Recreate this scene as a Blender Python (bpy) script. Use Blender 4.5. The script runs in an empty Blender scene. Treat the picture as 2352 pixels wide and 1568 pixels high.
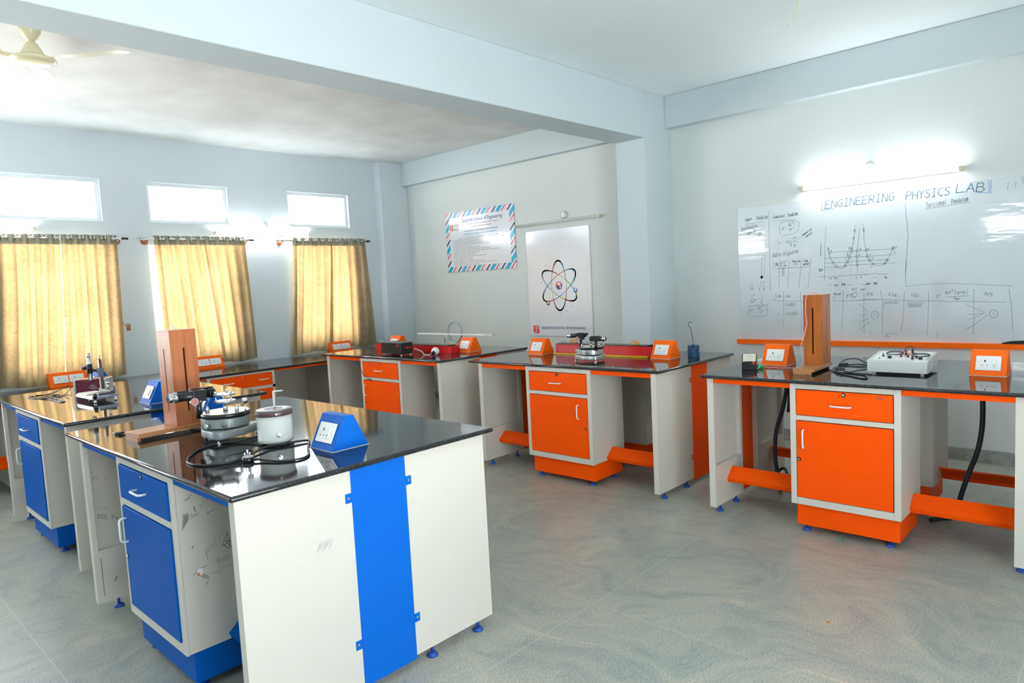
import bpy, bmesh, math, random
from mathutils import Vector, Matrix, Euler
sc = bpy.context.scene
COL = sc.collection
random.seed(7)

# ------------------------------------------------------------------ camera, world, exposure
CAM_LOC = Vector((5.6967, -2.4657, 1.5292))
CR = Vector((0.72939685, 0.68214329, -0.0515826))
CU = Vector((-0.02022601, 0.09687433, 0.99509109))
CF = Vector((-0.68379174, 0.72477299, -0.08445687))
cam = bpy.data.cameras.new('camera')
cam.sensor_width = 36.0
cam.lens = 1570.06 / 2352 * 36.0
cam.clip_start = 0.05
cam_o = bpy.data.objects.new('camera', cam)
cam_o.matrix_world = Matrix(((CR.x, CU.x, -CF.x, CAM_LOC.x), (CR.y, CU.y, -CF.y, CAM_LOC.y), (CR.z, CU.z, -CF.z, CAM_LOC.z), (0, 0, 0, 1)))
COL.objects.link(cam_o)
sc.camera = cam_o
sc.view_settings.view_transform = 'Standard'
sc.view_settings.look = 'None'
sc.view_settings.gamma = 1.0
sc.view_settings.use_curve_mapping = False
sc.view_settings.exposure = 1.02
sc.cycles.use_denoising = True
sc.cycles.max_bounces = 10
sc.cycles.diffuse_bounces = 6
sc.cycles.glossy_bounces = 4
sc.cycles.transparent_max_bounces = 12
sc.cycles.caustics_reflective = False
sc.cycles.caustics_refractive = False
sc.cycles.sample_clamp_indirect = 6.0
SKY = 6.0
w = bpy.data.worlds.new('daylight')
sc.world = w
w.use_nodes = True
wn = w.node_tree.nodes
_g = wn.new('ShaderNodeTexCoord'); _s = wn.new('ShaderNodeSeparateXYZ'); _r = wn.new('ShaderNodeMapRange'); _m = wn.new('ShaderNodeMix'); _m.data_type = 'RGBA'
w.node_tree.links.new(_g.outputs['Generated'], _s.inputs[0]); w.node_tree.links.new(_s.outputs[2], _r.inputs[0])
_r.inputs[1].default_value = -0.12; _r.inputs[2].default_value = 0.05
_m.inputs[6].default_value = (2.3, 2.2, 2.1, 1)      # sunlit ground and buildings outside
_m.inputs[7].default_value = (0.97, 0.98, 1.0, 1)       # overcast sky
w.node_tree.links.new(_r.outputs[0], _m.inputs[0]); w.node_tree.links.new(_m.outputs[2], wn['Background'].inputs[0])
wn['Background'].inputs[1].default_value = SKY
TUBE = 36.0

# ------------------------------------------------------------------ main dimensions (metres)
XW, YB = -2.034, 3.624          # window wall, whiteboard wall
XR, YF = 7.0, -5.2              # walls behind and beside the camera
ZC = 3.245
H = 0.9
HC = 0.773                      # window counter height

# ------------------------------------------------------------------ materials
MAT = {}
def mat(name, col, rough=0.5, metal=0.0, spec=0.5, var=0.0, vscale=8.0, bump=0.0, bscale=60.0, coat=0.0, emit=None):
    if name in MAT: return MAT[name]
    m = bpy.data.materials.new(name); m.use_nodes = True
    nt = m.node_tree; b = nt.nodes['Principled BSDF']
    b.inputs['Base Color'].default_value = (*col, 1)
    b.inputs['Roughness'].default_value = rough
    b.inputs['Metallic'].default_value = metal
    b.inputs['Specular IOR Level'].default_value = spec
    b.inputs['Coat Weight'].default_value = coat
    tc = nt.nodes.new('ShaderNodeTexCoord')
    n = nt.nodes.new('ShaderNodeTexNoise'); n.inputs['Scale'].default_value = vscale; n.inputs['Detail'].default_value = 4
    nt.links.new(tc.outputs['Object'], n.inputs['Vector'])
    r = nt.nodes.new('ShaderNodeMapRange'); r.inputs[1].default_value = 0.3; r.inputs[2].default_value = 0.7
    v = max(var, 0.01)
    r.inputs[3].default_value = 1 - v; r.inputs[4].default_value = 1 + v
    nt.links.new(n.outputs['Fac'], r.inputs[0])
    mx = nt.nodes.new('ShaderNodeVectorMath'); mx.operation = 'MULTIPLY'
    mx.inputs[0].default_value = col
    nt.links.new(r.outputs[0], mx.inputs[1])
    nt.links.new(mx.outputs[0], b.inputs['Base Color'])
    if bump:
        n2 = nt.nodes.new('ShaderNodeTexNoise'); n2.inputs['Scale'].default_value = bscale; n2.inputs['Detail'].default_value = 3
        nt.links.new(tc.outputs['Object'], n2.inputs['Vector'])
        bp = nt.nodes.new('ShaderNodeBump'); bp.inputs['Strength'].default_value = bump; bp.inputs['Distance'].default_value = 0.01
        nt.links.new(n2.outputs['Fac'], bp.inputs['Height']); nt.links.new(bp.outputs[0], b.inputs['Normal'])
    if emit:
        b.inputs['Emission Color'].default_value = (*emit[0], 1); b.inputs['Emission Strength'].default_value = emit[1]
    MAT[name] = m
    return m

M_WALL = mat('wall_paint', (0.62, 0.69, 0.73), 0.75, bump=0.05, bscale=25, var=0.015, vscale=1.3)
M_WALLB = mat('back_wall_paint', (0.64, 0.69, 0.68), 0.62, bump=0.05, bscale=25, var=0.015, vscale=1.3)
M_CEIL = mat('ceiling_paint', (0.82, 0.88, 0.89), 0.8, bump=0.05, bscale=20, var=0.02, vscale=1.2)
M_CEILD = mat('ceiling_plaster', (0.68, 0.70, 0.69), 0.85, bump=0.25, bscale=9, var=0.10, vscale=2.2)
M_BEAM = mat('beam_paint', (0.56, 0.64, 0.67), 0.75, bump=0.04, bscale=25)
M_CREAM = mat('cream_powder_coat', (0.61, 0.585, 0.52), 0.42, spec=0.3, bump=0.05, bscale=260, var=0.01)
M_CREAMIN = M_CREAM
M_ORANGE = mat('orange_powder_coat', (0.96, 0.088, 0.0005), 0.45, spec=0.12, bump=0.05, bscale=260, var=0.03, vscale=3)
M_ORANGEB = mat('bright_orange_sheet', (1.0, 0.150, 0.004), 0.40, spec=0.2, var=0.02, vscale=3)
M_BLUE = mat('blue_powder_coat', (0.0005, 0.095, 0.42), 0.45, spec=0.06, bump=0.05, bscale=260, var=0.03, vscale=3)
M_BLUEB = mat('bright_blue_sheet', (0.002, 0.125, 0.56), 0.45, spec=0.12, bump=0.06, bscale=260, var=0.03, vscale=3)
M_FOOT = mat('blue_plastic', (0.012, 0.07, 0.36), 0.4)
M_CHROME = mat('chrome', (0.75, 0.76, 0.78), 0.13, 1.0)
M_STEEL = mat('brushed_steel', (0.55, 0.56, 0.57), 0.35, 1.0)
M_BLACK = mat('black_paint', (0.010, 0.011, 0.013), 0.28)
M_RUBBER = mat('black_rubber', (0.012, 0.014, 0.018), 0.42)
M_CONDUIT = mat('dark_conduit', (0.022, 0.030, 0.043), 0.5)
M_WHITEP = mat('white_plastic', (0.80, 0.82, 0.81), 0.3)
M_HANDLE = mat('white_handle', (0.74, 0.79, 0.77), 0.3)
M_SOCKDARK = mat('socket_hole', (0.015, 0.015, 0.015), 0.6)
M_GREY = mat('grey_hammer_paint', (0.23, 0.26, 0.26), 0.35, 0.1, bump=0.08, bscale=150)
M_LGREY = mat('light_grey_paint', (0.55, 0.58, 0.56), 0.32)
M_BROWN = mat('brown_band', (0.075, 0.045, 0.048), 0.32)
M_RED = mat('red_lacquer', (0.60, 0.008, 0.010), 0.3)
M_DRED = mat('dark_red_plastic', (0.26, 0.010, 0.015), 0.35)
M_MAROON = mat('maroon_paint', (0.16, 0.006, 0.035), 0.25)
M_YELLOW = mat('yellow_wood', (0.78, 0.42, 0.01), 0.4, var=0.1, vscale=20)
M_PLY = mat('pale_wood', (0.66, 0.36, 0.13), 0.45, var=0.12, vscale=30)
M_TRIM = mat('window_frame_paint', (0.72, 0.76, 0.75), 0.45)
M_PAPER = mat('white_board_sheet', (0.76, 0.79, 0.84), 0.14, spec=0.9, bump=0.015, bscale=4)
M_FAN = mat('cream_fan_enamel', (0.70, 0.66, 0.45), 0.25)
M_IVORY = mat('ivory_tube_cap', (0.72, 0.62, 0.40), 0.4)
M_BRONZE = mat('terracotta_bracket', (0.35, 0.12, 0.06), 0.4)
M_BLUEW = mat('weight_blue_paint', (0.012, 0.075, 0.17), 0.4)
M_GREEN = mat('green_plastic', (0.004, 0.38, 0.10), 0.35)
M_PINK = mat('pale_pink_disc', (0.45, 0.17, 0.15), 0.5)
M_BROWNBAR = mat('brown_anodised_bar', (0.20, 0.14, 0.10), 0.3, 0.6)
M_COPPER = mat('twisted_red_white_wire', (0.72, 0.45, 0.40), 0.5, var=0.4, vscale=180)
M_COPPERB = mat('twisted_red_black_wire', (0.20, 0.09, 0.08), 0.5, var=0.6, vscale=220)
M_INK = mat('marker_ink', (0.25, 0.345, 0.37), 0.6)
M_INKT = mat('marker_ink_teal', (0.04, 0.15, 0.23), 0.6)
M_INKB = mat('marker_ink_blue', (0.10, 0.27, 0.66), 0.6)
M_PENCIL = mat('pencil_scribble', (0.12, 0.125, 0.12), 0.7)
M_FAINT = mat('faint_pencil', (0.30, 0.31, 0.28), 0.7)
M_NAVY = mat('navy_print', (0.035, 0.07, 0.27), 0.5)
M_PRINT = mat('grey_blue_print', (0.10, 0.17, 0.26), 0.5)
M_CYAN = mat('cyan_print', (0.0, 0.42, 0.68), 0.4)
M_PINKP = mat('magenta_print', (0.72, 0.02, 0.16), 0.4)
M_REDP = mat('red_print', (0.80, 0.03, 0.02), 0.4)
M_YELP = mat('yellow_print', (0.85, 0.62, 0.04), 0.4)
M_GRNP = mat('green_print', (0.01, 0.42, 0.20), 0.4)
M_ORGP = mat('orange_print', (0.85, 0.16, 0.03), 0.4)
M_BLUP = mat('blue_print', (0.01, 0.19, 0.52), 0.4)
M_PURP = mat('purple_print', (0.09, 0.05, 0.20), 0.4)
M_BEIP = mat('beige_print', (0.72, 0.52, 0.42), 0.4)
M_DIAL = mat('meter_dial_face', (0.66, 0.66, 0.52), 0.35)
M_SMUDGE = mat('grey_smudge', (0.36, 0.35, 0.33), 0.6)

def granite(name, base, spk, rough, scale):
    m = bpy.data.materials.new(name); m.use_nodes = True; nt = m.node_tree; b = nt.nodes['Principled BSDF']
    tc = nt.nodes.new('ShaderNodeTexCoord')
    v = nt.nodes.new('ShaderNodeTexNoise'); v.inputs['Scale'].default_value = scale; v.inputs['Detail'].default_value = 2
    nt.links.new(tc.outputs['Object'], v.inputs['Vector'])
    cr = nt.nodes.new('ShaderNodeValToRGB'); cr.color_ramp.elements[0].position = 0.52; cr.color_ramp.elements[1].position = 0.75
    cr.color_ramp.elements[0].color = (*base, 1); cr.color_ramp.elements[1].color = (*spk, 1)
    nt.links.new(v.outputs['Fac'], cr.inputs[0]); nt.links.new(cr.outputs[0], b.inputs['Base Color'])
    b.inputs['Roughness'].default_value = rough; b.inputs['Specular IOR Level'].default_value = 0.55
    return m
M_GRAN = granite('black_granite', (0.012, 0.013, 0.015), (0.07, 0.08, 0.08), 0.06, 240)

def wood(name, c1, c2, rough=0.35, axis='Z'):
    m = bpy.data.materials.new(name); m.use_nodes = True; nt = m.node_tree; b = nt.nodes['Principled BSDF']
    tc = nt.nodes.new('ShaderNodeTexCoord'); mp = nt.nodes.new('ShaderNodeMapping')
    mp.inputs['Scale'].default_value = {'Z': (22, 22, 2.0), 'Y': (22, 2.0, 22), 'X': (2.0, 22, 22)}[axis]
    nt.links.new(tc.outputs['Object'], mp.inputs[0])
    n = nt.nodes.new('ShaderNodeTexNoise'); n.inputs['Scale'].default_value = 2.2; n.inputs['Detail'].default_value = 6; n.inputs['Distortion'].default_value = 0.4
    nt.links.new(mp.outputs[0], n.inputs['Vector'])
    cr = nt.nodes.new('ShaderNodeValToRGB'); cr.color_ramp.elements[0].position = 0.3; cr.color_ramp.elements[1].position = 0.72
    cr.color_ramp.elements[0].color = (*c1, 1); cr.color_ramp.elements[1].color = (*c2, 1)
    nt.links.new(n.outputs['Fac'], cr.inputs[0]); nt.links.new(cr.outputs[0], b.inputs['Base Color'])
    b.inputs['Roughness'].default_value = rough
    return m
M_WOOD1 = wood('reddish_box_wood', (0.40, 0.120, 0.038), (0.54, 0.190, 0.072), 0.35)
M_WOOD2 = wood('amber_box_wood', (0.30, 0.075, 0.006), (0.44, 0.125, 0.012), 0.35)
M_WOODB = wood('board_wood', (0.42, 0.17, 0.055), (0.60, 0.28, 0.11), 0.4, 'Y')

def floor_mat():
    m = bpy.data.materials.new('granite_floor'); m.use_nodes = True; nt = m.node_tree; b = nt.nodes['Principled BSDF']
    N = nt.nodes.new; L = nt.links.new
    tc = N('ShaderNodeTexCoord')
    warp = N('ShaderNodeTexNoise'); warp.inputs['Scale'].default_value = 0.9; warp.inputs['Detail'].default_value = 3
    L(tc.outputs['Object'], warp.inputs['Vector'])
    sub = N('ShaderNodeVectorMath'); sub.operation = 'MULTIPLY_ADD'; sub.inputs[1].default_value = (2.6, 2.6, 2.6)
    L(warp.outputs['Color'], sub.inputs[0]); L(tc.outputs['Object'], sub.inputs[2])
    mp = N('ShaderNodeMapping'); mp.inputs['Rotation'].default_value = (0, 0, 0.5); mp.inputs['Scale'].default_value = (1.0, 3.2, 1.0)
    L(sub.outputs[0], mp.inputs[0])
    vein = N('ShaderNodeTexNoise'); vein.inputs['Scale'].default_value = 2.2; vein.inputs['Detail'].default_value = 10; vein.inputs['Roughness'].default_value = 0.72
    L(mp.outputs[0], vein.inputs['Vector'])
    cr = N('ShaderNodeValToRGB'); e = cr.color_ramp.elements
    e[0].position = 0.31; e[0].color = (0.265, 0.295, 0.285, 1)
    e[1].position = 0.69; e[1].color = (0.52, 0.48, 0.38, 1)
    for p_, c_ in ((0.44, (0.335, 0.36, 0.325)), (0.52, (0.385, 0.40, 0.345)), (0.585, (0.41, 0.415, 0.355))):
        q = e.new(p_); q.color = (*c_, 1)
    L(vein.outputs['Fac'], cr.inputs[0])
    gr = N('ShaderNodeTexNoise'); gr.inputs['Scale'].default_value = 110; gr.inputs['Detail'].default_value = 4; gr.inputs['Roughness'].default_value = 0.7
    mg = N('ShaderNodeMapping'); mg.inputs['Scale'].default_value = (1, 2.0, 1); mg.inputs['Rotation'].default_value = (0, 0, 0.7)
    L(tc.outputs['Object'], mg.inputs[0]); L(mg.outputs[0], gr.inputs['Vector'])
    gm = N('ShaderNodeMapRange'); gm.inputs[1].default_value = 0.32; gm.inputs[2].default_value = 0.68; gm.inputs[3].default_value = 0.50; gm.inputs[4].default_value = 1.38
    L(gr.outputs['Fac'], gm.inputs[0])
    mul = N('ShaderNodeVectorMath'); mul.operation = 'MULTIPLY'; L(cr.outputs[0], mul.inputs[0]); L(gm.outputs[0], mul.inputs[1])
    # joints of the slabs
    sx = N('ShaderNodeSeparateXYZ'); L(tc.outputs['Object'], sx.inputs[0])
    def joint(out, off, per):
        a = N('ShaderNodeMath'); a.operation = 'SUBTRACT'; L(out, a.inputs[0]); a.inputs[1].default_value = off
        p = N('ShaderNodeMath'); p.operation = 'PINGPONG'; L(a.outputs[0], p.inputs[0]); p.inputs[1].default_value = per / 2
        q = N('ShaderNodeMath'); q.operation = 'LESS_THAN'; L(p.outputs[0], q.inputs[0]); q.inputs[1].default_value = 0.0035
        return q.outputs[0]
    j1 = joint(sx.outputs[0], 3.79, 1.575); j2 = joint(sx.outputs[1], 0.03, 1.845)
    mxx = N('ShaderNodeMath'); mxx.operation = 'MAXIMUM'; L(j1, mxx.inputs[0]); L(j2, mxx.inputs[1])
    jm = N('ShaderNodeMix'); jm.data_type = 'RGBA'; jm.inputs[7].default_value = (0.46, 0.47, 0.43, 1)
    sc_ = N('ShaderNodeMath'); sc_.operation = 'MULTIPLY'; sc_.inputs[1].default_value = 0.6; L(mxx.outputs[0], sc_.inputs[0])
    L(sc_.outputs[0], jm.inputs[0]); L(mul.outputs[0], jm.inputs[6]); L(jm.outputs[2], b.inputs['Base Color'])
    b.inputs['Roughness'].default_value = 0.33; b.inputs['Specular IOR Level'].default_value = 0.45
    bp = N('ShaderNodeBump'); bp.inputs['Strength'].default_value = 0.12; bp.inputs['Distance'].default_value = 0.004
    L(gr.outputs['Fac'], bp.inputs['Height']); L(bp.outputs[0], b.inputs['Normal'])
    return m
M_FLOOR = floor_mat()
M_SKIRT = mat('granite_skirting', (0.34, 0.37, 0.34), 0.35, var=0.25, vscale=14)

def whiteboard_mat():
    m = mat('whiteboard_enamel', (0.63, 0.70, 0.73), 0.07, spec=1.0, coat=0.6, var=0.03, vscale=2.5)
    nt = m.node_tree; b = nt.nodes['Principled BSDF']
    tc = nt.nodes.new('ShaderNodeTexCoord'); n = nt.nodes.new('ShaderNodeTexNoise'); n.inputs['Scale'].default_value = 5
    mp = nt.nodes.new('ShaderNodeMapping'); mp.inputs['Scale'].default_value = (1, 1, 4)
    nt.links.new(tc.outputs['Object'], mp.inputs[0]); nt.links.new(mp.outputs[0], n.inputs['Vector'])
    bp = nt.nodes.new('ShaderNodeBump'); bp.inputs['Strength'].default_value = 0.05; bp.inputs['Distance'].default_value = 0.02
    nt.links.new(n.outputs['Fac'], bp.inputs['Height']); nt.links.new(bp.outputs[0], b.inputs['Normal'])
    return m
M_WB = whiteboard_mat()

def glass_mat():
    m = bpy.data.materials.new('frosted_glass'); m.use_nodes = True; nt = m.node_tree
    for n in list(nt.nodes): nt.nodes.remove(n)
    o = nt.nodes.new('ShaderNodeOutputMaterial'); t = nt.nodes.new('ShaderNodeBsdfTransparent'); g = nt.nodes.new('ShaderNodeBsdfGlossy')
    t.inputs[0].default_value = (0.95, 0.98, 1.0, 1); g.inputs['Roughness'].default_value = 0.05
    mx = nt.nodes.new('ShaderNodeMixShader'); mx.inputs[0].default_value = 0.06
    nt.links.new(t.outputs[0], mx.inputs[1]); nt.links.new(g.outputs[0], mx.inputs[2]); nt.links.new(mx.outputs[0], o.inputs[0])
    return m
M_GLASS = glass_mat()

def curtain_mat(name, dc, tcol, fac):
    m = bpy.data.materials.new(name); m.use_nodes = True; nt = m.node_tree
    for n in list(nt.nodes): nt.nodes.remove(n)
    N = nt.nodes.new; L = nt.links.new
    o = N('ShaderNodeOutputMaterial'); d = N('ShaderNodeBsdfDiffuse'); t = N('ShaderNodeBsdfTranslucent'); mx = N('ShaderNodeMixShader'); mx.inputs[0].default_value = fac
    tc = N('ShaderNodeTexCoord')
    nz = N('ShaderNodeTexNoise'); nz.inputs['Scale'].default_value = 5; L(tc.outputs['Object'], nz.inputs['Vector'])
    ad = N('ShaderNodeVectorMath'); ad.operation = 'MULTIPLY_ADD'; ad.inputs[1].default_value = (0.25, 0.25, 0.25); L(nz.outputs['Color'], ad.inputs[0]); L(tc.outputs['Object'], ad.inputs[2])
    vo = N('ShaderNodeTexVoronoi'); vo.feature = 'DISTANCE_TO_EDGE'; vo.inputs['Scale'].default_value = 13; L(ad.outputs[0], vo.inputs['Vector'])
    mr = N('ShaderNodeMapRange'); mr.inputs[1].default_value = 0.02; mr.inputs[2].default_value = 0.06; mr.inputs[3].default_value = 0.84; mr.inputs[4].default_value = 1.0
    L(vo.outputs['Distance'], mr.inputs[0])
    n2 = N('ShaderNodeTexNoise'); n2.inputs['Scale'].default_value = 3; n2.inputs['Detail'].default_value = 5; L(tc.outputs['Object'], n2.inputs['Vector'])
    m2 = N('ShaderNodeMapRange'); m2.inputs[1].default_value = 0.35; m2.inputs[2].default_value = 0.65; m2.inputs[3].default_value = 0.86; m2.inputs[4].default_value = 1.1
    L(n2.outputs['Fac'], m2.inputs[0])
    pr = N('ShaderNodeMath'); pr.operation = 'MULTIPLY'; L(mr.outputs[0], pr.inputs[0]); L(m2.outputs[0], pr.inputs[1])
    for sh, c in ((d, dc), (t, tcol)):
        v = N('ShaderNodeVectorMath'); v.operation = 'MULTIPLY'; v.inputs[0].default_value = c; L(pr.outputs[0], v.inputs[1]); L(v.outputs[0], sh.inputs[0])
    L(d.outputs[0], mx.inputs[1]); L(t.outputs[0], mx.inputs[2]); L(mx.outputs[0], o.inputs[0])
    return m
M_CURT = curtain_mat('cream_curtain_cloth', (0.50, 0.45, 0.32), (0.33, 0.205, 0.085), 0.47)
M_CURTB = curtain_mat('curtain_heading_cloth', (0.36, 0.36, 0.28), (0.10, 0.08, 0.04), 0.15)
M_TUBE = mat('lit_tube_glass', (1, 1, 1), 0.3, emit=((0.96, 0.98, 1.0), TUBE))
M_TUBEOFF = mat('unlit_tube_glass', (0.62, 0.66, 0.62), 0.25)

# ------------------------------------------------------------------ mesh helpers
class MB:
    """collects shapes in one bmesh; faces remember a material slot"""
    def __init__(s): s.bm = bmesh.new(); s.mi = 0
    def _new(s, faces, smooth=False):
        for f in faces: f.material_index = s.mi; f.smooth = smooth
    def box(s, x0, x1, y0, y1, z0, z1, bev=0.0, seg=2):
        vs = [s.bm.verts.new((x, y, z)) for x in (x0, x1) for y in (y0, y1) for z in (z0, z1)]
        q = [(0, 1, 3, 2), (4, 6, 7, 5), (0, 4, 5, 1), (2, 3, 7, 6), (0, 2, 6, 4), (1, 5, 7, 3)]
        fs = [s.bm.faces.new([vs[i] for i in t]) for t in q]
        s._new(fs)
        if bev > 0:
            es = list({e for f in fs for e in f.edges})
            r = bmesh.ops.bevel(s.bm, geom=es, offset=bev, segments=seg, profile=0.5, affect='EDGES', clamp_overlap=True)
            for f in r['faces']: f.material_index = s.mi; f.smooth = True
        return s
    def prism(s, pts, axis, a, b, bev=0.0):
        """pts: 2D outline (counter-clockwise), extruded along axis from a to b"""
        def P(p, t):
            return {'x': (t, p[0], p[1]), 'y': (p[0], t, p[1]), 'z': (p[0], p[1], t)}[axis]
        A = [s.bm.verts.new(P(p, a)) for p in pts]; B = [s.bm.verts.new(P(p, b)) for p in pts]
        n = len(pts); fs = [s.bm.faces.new(A[::-1]), s.bm.faces.new(B)]
        for i in range(n): fs.append(s.bm.faces.new((A[i], A[(i + 1) % n], B[(i + 1) % n], B[i])))
        s._new(fs)
        bmesh.ops.recalc_face_normals(s.bm, faces=fs)
        if bev > 0:
            es = list({e for f in fs for e in f.edges})
            r = bmesh.ops.bevel(s.bm, geom=es, offset=bev, segments=2, profile=0.5, affect='EDGES', clamp_overlap=True)
            for f in r['faces']: f.material_index = s.mi; f.smooth = True
        return s
    def cyl(s, p, q, r, r2=None, n=20, caps=True):
        p = Vector(p); q = Vector(q); r2 = r if r2 is None else r2
        d = (q - p).normalized(); u = d.orthogonal().normalized(); v = d.cross(u)
        A = [s.bm.verts.new(p + (u * math.cos(t) + v * math.sin(t)) * r) for t in [2 * math.pi * i / n for i in range(n)]]
        B = [s.bm.verts.new(q + (u * math.cos(t) + v * math.sin(t)) * r2) for t in [2 * math.pi * i / n for i in range(n)]]
        fs = [s.bm.faces.new((A[i], A[(i + 1) % n], B[(i + 1) % n], B[i])) for i in range(n)]
        s._new(fs, True)
        if caps: s._new([s.bm.faces.new(A[::-1]), s.bm.faces.new(B)])
        return s
    def lathe(s, prof, c=(0, 0), n=28, smooth=True, caps=True):
        """prof: list of (radius, z) revolved about the vertical through c"""
        rings = []
        for r, z in prof:
            rings.append([s.bm.verts.new((c[0] + r * math.cos(2 * math.pi * i / n), c[1] + r * math.sin(2 * math.pi * i / n), z)) for i in range(n)])
        fs = []
        for k in range(len(rings) - 1):
            A, B = rings[k], rings[k + 1]
            fs += [s.bm.faces.new((A[i], A[(i + 1) % n], B[(i + 1) % n], B[i])) for i in range(n)]
        s._new(fs, smooth)
        if caps:
            s._new([s.bm.faces.new(rings[0][::-1]), s.bm.faces.new(rings[-1])])
        return s
    def tube(s, pts, r, n=8, closed=False, sub=5, caps=True):
        """a round tube along a smooth curve through pts"""
        P = [Vector(p) for p in pts]
        if sub > 1:
            Q = []; m = len(P)
            rng = range(m if closed else m - 1)
            for i in rng:
                p0 = P[(i - 1) % m] if (closed or i > 0) else P[0]; p1 = P[i]; p2 = P[(i + 1) % m]; p3 = P[(i + 2) % m] if (closed or i + 2 < m) else P[-1]
                for k in range(sub):
                    t = k / sub
                    Q.append(0.5 * ((2 * p1) + (p2 - p0) * t + (2 * p0 - 5 * p1 + 4 * p2 - p3) * t * t + (3 * p1 - p0 - 3 * p2 + p3) * t ** 3))
            if not closed: Q.append(P[-1])
            P = Q
        m = len(P); rings = []; prev = None
        for i in range(m):
            d = (P[(i + 1) % m] - P[i - 1]) if closed else (P[min(i + 1, m - 1)] - P[max(i - 1, 0)])
            if d.length < 1e-9: d = Vector((0, 0, 1))
            d.normalize()
            if prev is None: u = d.orthogonal().normalized()
            else:
                u = prev - d * prev.dot(d)
                u = u.normalized() if u.length > 1e-6 else d.orthogonal().normalized()
            prev = u; v = d.cross(u)
            rings.append([s.bm.verts.new(P[i] + (u * math.cos(2 * math.pi * k / n) + v * math.sin(2 * math.pi * k / n)) * r) for k in range(n)])
        fs = []
        for i in range(m if closed else m - 1):
            A, B = rings[i], rings[(i + 1) % m]
            fs += [s.bm.faces.new((A[k], A[(k + 1) % n], B[(k + 1) % n], B[k])) for k in range(n)]
        s._new(fs, True)
        if caps and not closed: s._new([s.bm.faces.new(rings[0][::-1]), s.bm.faces.new(rings[-1])])
        return s
    def sphere(s, c, r, sz=1.0, n=16, m=10):
        prof = [(max(r * math.sin(math.pi * k / m), 1e-5), c[2] - r * sz * math.cos(math.pi * k / m)) for k in range(m + 1)]
        return s.lathe(prof, (c[0], c[1]), n, True, True)
    def ribbon(s, pts, wd, plane='y', off=0.0):
        """flat strokes of width wd; pts are (a,b) in the plane; off is the third coordinate"""
        def P(a, b): return {'y': (a, off, b), 'x': (off, a, b), 'z': (a, b, off)}[plane]
        for (a, b) in zip(pts[:-1], pts[1:]):
            a = Vector(a); b = Vector(b); d = b - a
            if d.length < 1e-6: continue
            d.normalize(); nrm = Vector((-d.y, d.x)) * wd / 2; e = d * wd * 0.3
            q = [a - e + nrm, b + e + nrm, b + e - nrm, a - e - nrm]
            s._new([s.bm.faces.new([s.bm.verts.new(P(*k)) for k in q])])
        return s
    def disc(s, c, r, plane='y', off=0.0, n=24, sx=1.0, sz=1.0, a0=0, a1=2 * math.pi):
        def P(a, b): return {'y': (a, off, b), 'x': (off, a, b), 'z': (a, b, off)}[plane]
        k = [P(c[0] + r * sx * math.cos(a0 + (a1 - a0) * i / n), c[1] + r * sz * math.sin(a0 + (a1 - a0) * i / n)) for i in range(n if a1 - a0 > 6.28 else n + 1)]
        s._new([s.bm.faces.new([s.bm.verts.new(q) for q in k])]); return s
    def move(s, M):
        s.bm.transform(M); return s
    def build(s, name, mats, parent=None, loc=None):
        me = bpy.data.meshes.new(name); s.bm.to_mesh(me); s.bm.free()
        if not isinstance(mats, (list, tuple)): mats = [mats]
        for m in mats: me.materials.append(m)
        o = bpy.data.objects.new(name, me); COL.objects.link(o)
        if parent is not None: o.parent = parent
        if loc: o.location = loc
        return o

def tag(o, label, cat, group=None):
    o['label'] = label; o['category'] = cat
    if group: o['group'] = group
    return o
def thing(name, label, cat, loc=(0, 0, 0), rz=0.0, group=None):
    o = bpy.data.objects.new(name, None); COL.objects.link(o); o.empty_display_size = 0.1
    o.location = loc; o.rotation_euler = (0, 0, rz)
    return tag(o, label, cat, group)
def struct(o): o['kind'] = 'structure'; return o
def text_mesh(items, name, mat_, parent, plane_y, fit=None):
    """items: (string, x, z, size, align, width or None); printed lettering lying in the plane y = plane_y, read from -y"""
    bm = bmesh.new()
    for (t, x, z, size, al, wd) in items:
        cu = bpy.data.curves.new('t', 'FONT'); cu.body = t; cu.size = size; cu.offset = size * 0.012; cu.resolution_u = 2; cu.align_x = al
        ob = bpy.data.objects.new('t', cu); COL.objects.link(ob)
        bpy.context.view_layer.update()
        me = bpy.data.meshes.new_from_object(ob.evaluated_get(bpy.context.evaluated_depsgraph_get()))
        xs = [v.co.x for v in me.vertices] or [0, 1]
        k = wd / (max(xs) - min(xs)) if wd else 1.0
        me.transform(Matrix(((k, 0, 0, x), (0, 0, 0, plane_y), (0, 1, 0, z), (0, 0, 0, 1))))
        bm.from_mesh(me); bpy.data.meshes.remove(me); bpy.data.objects.remove(ob); bpy.data.curves.remove(cu)
    me = bpy.data.meshes.new(name); bm.to_mesh(me); bm.free(); me.materials.append(mat_)
    o = bpy.data.objects.new(name, me); COL.objects.link(o); o.parent = parent
    return o

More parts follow.
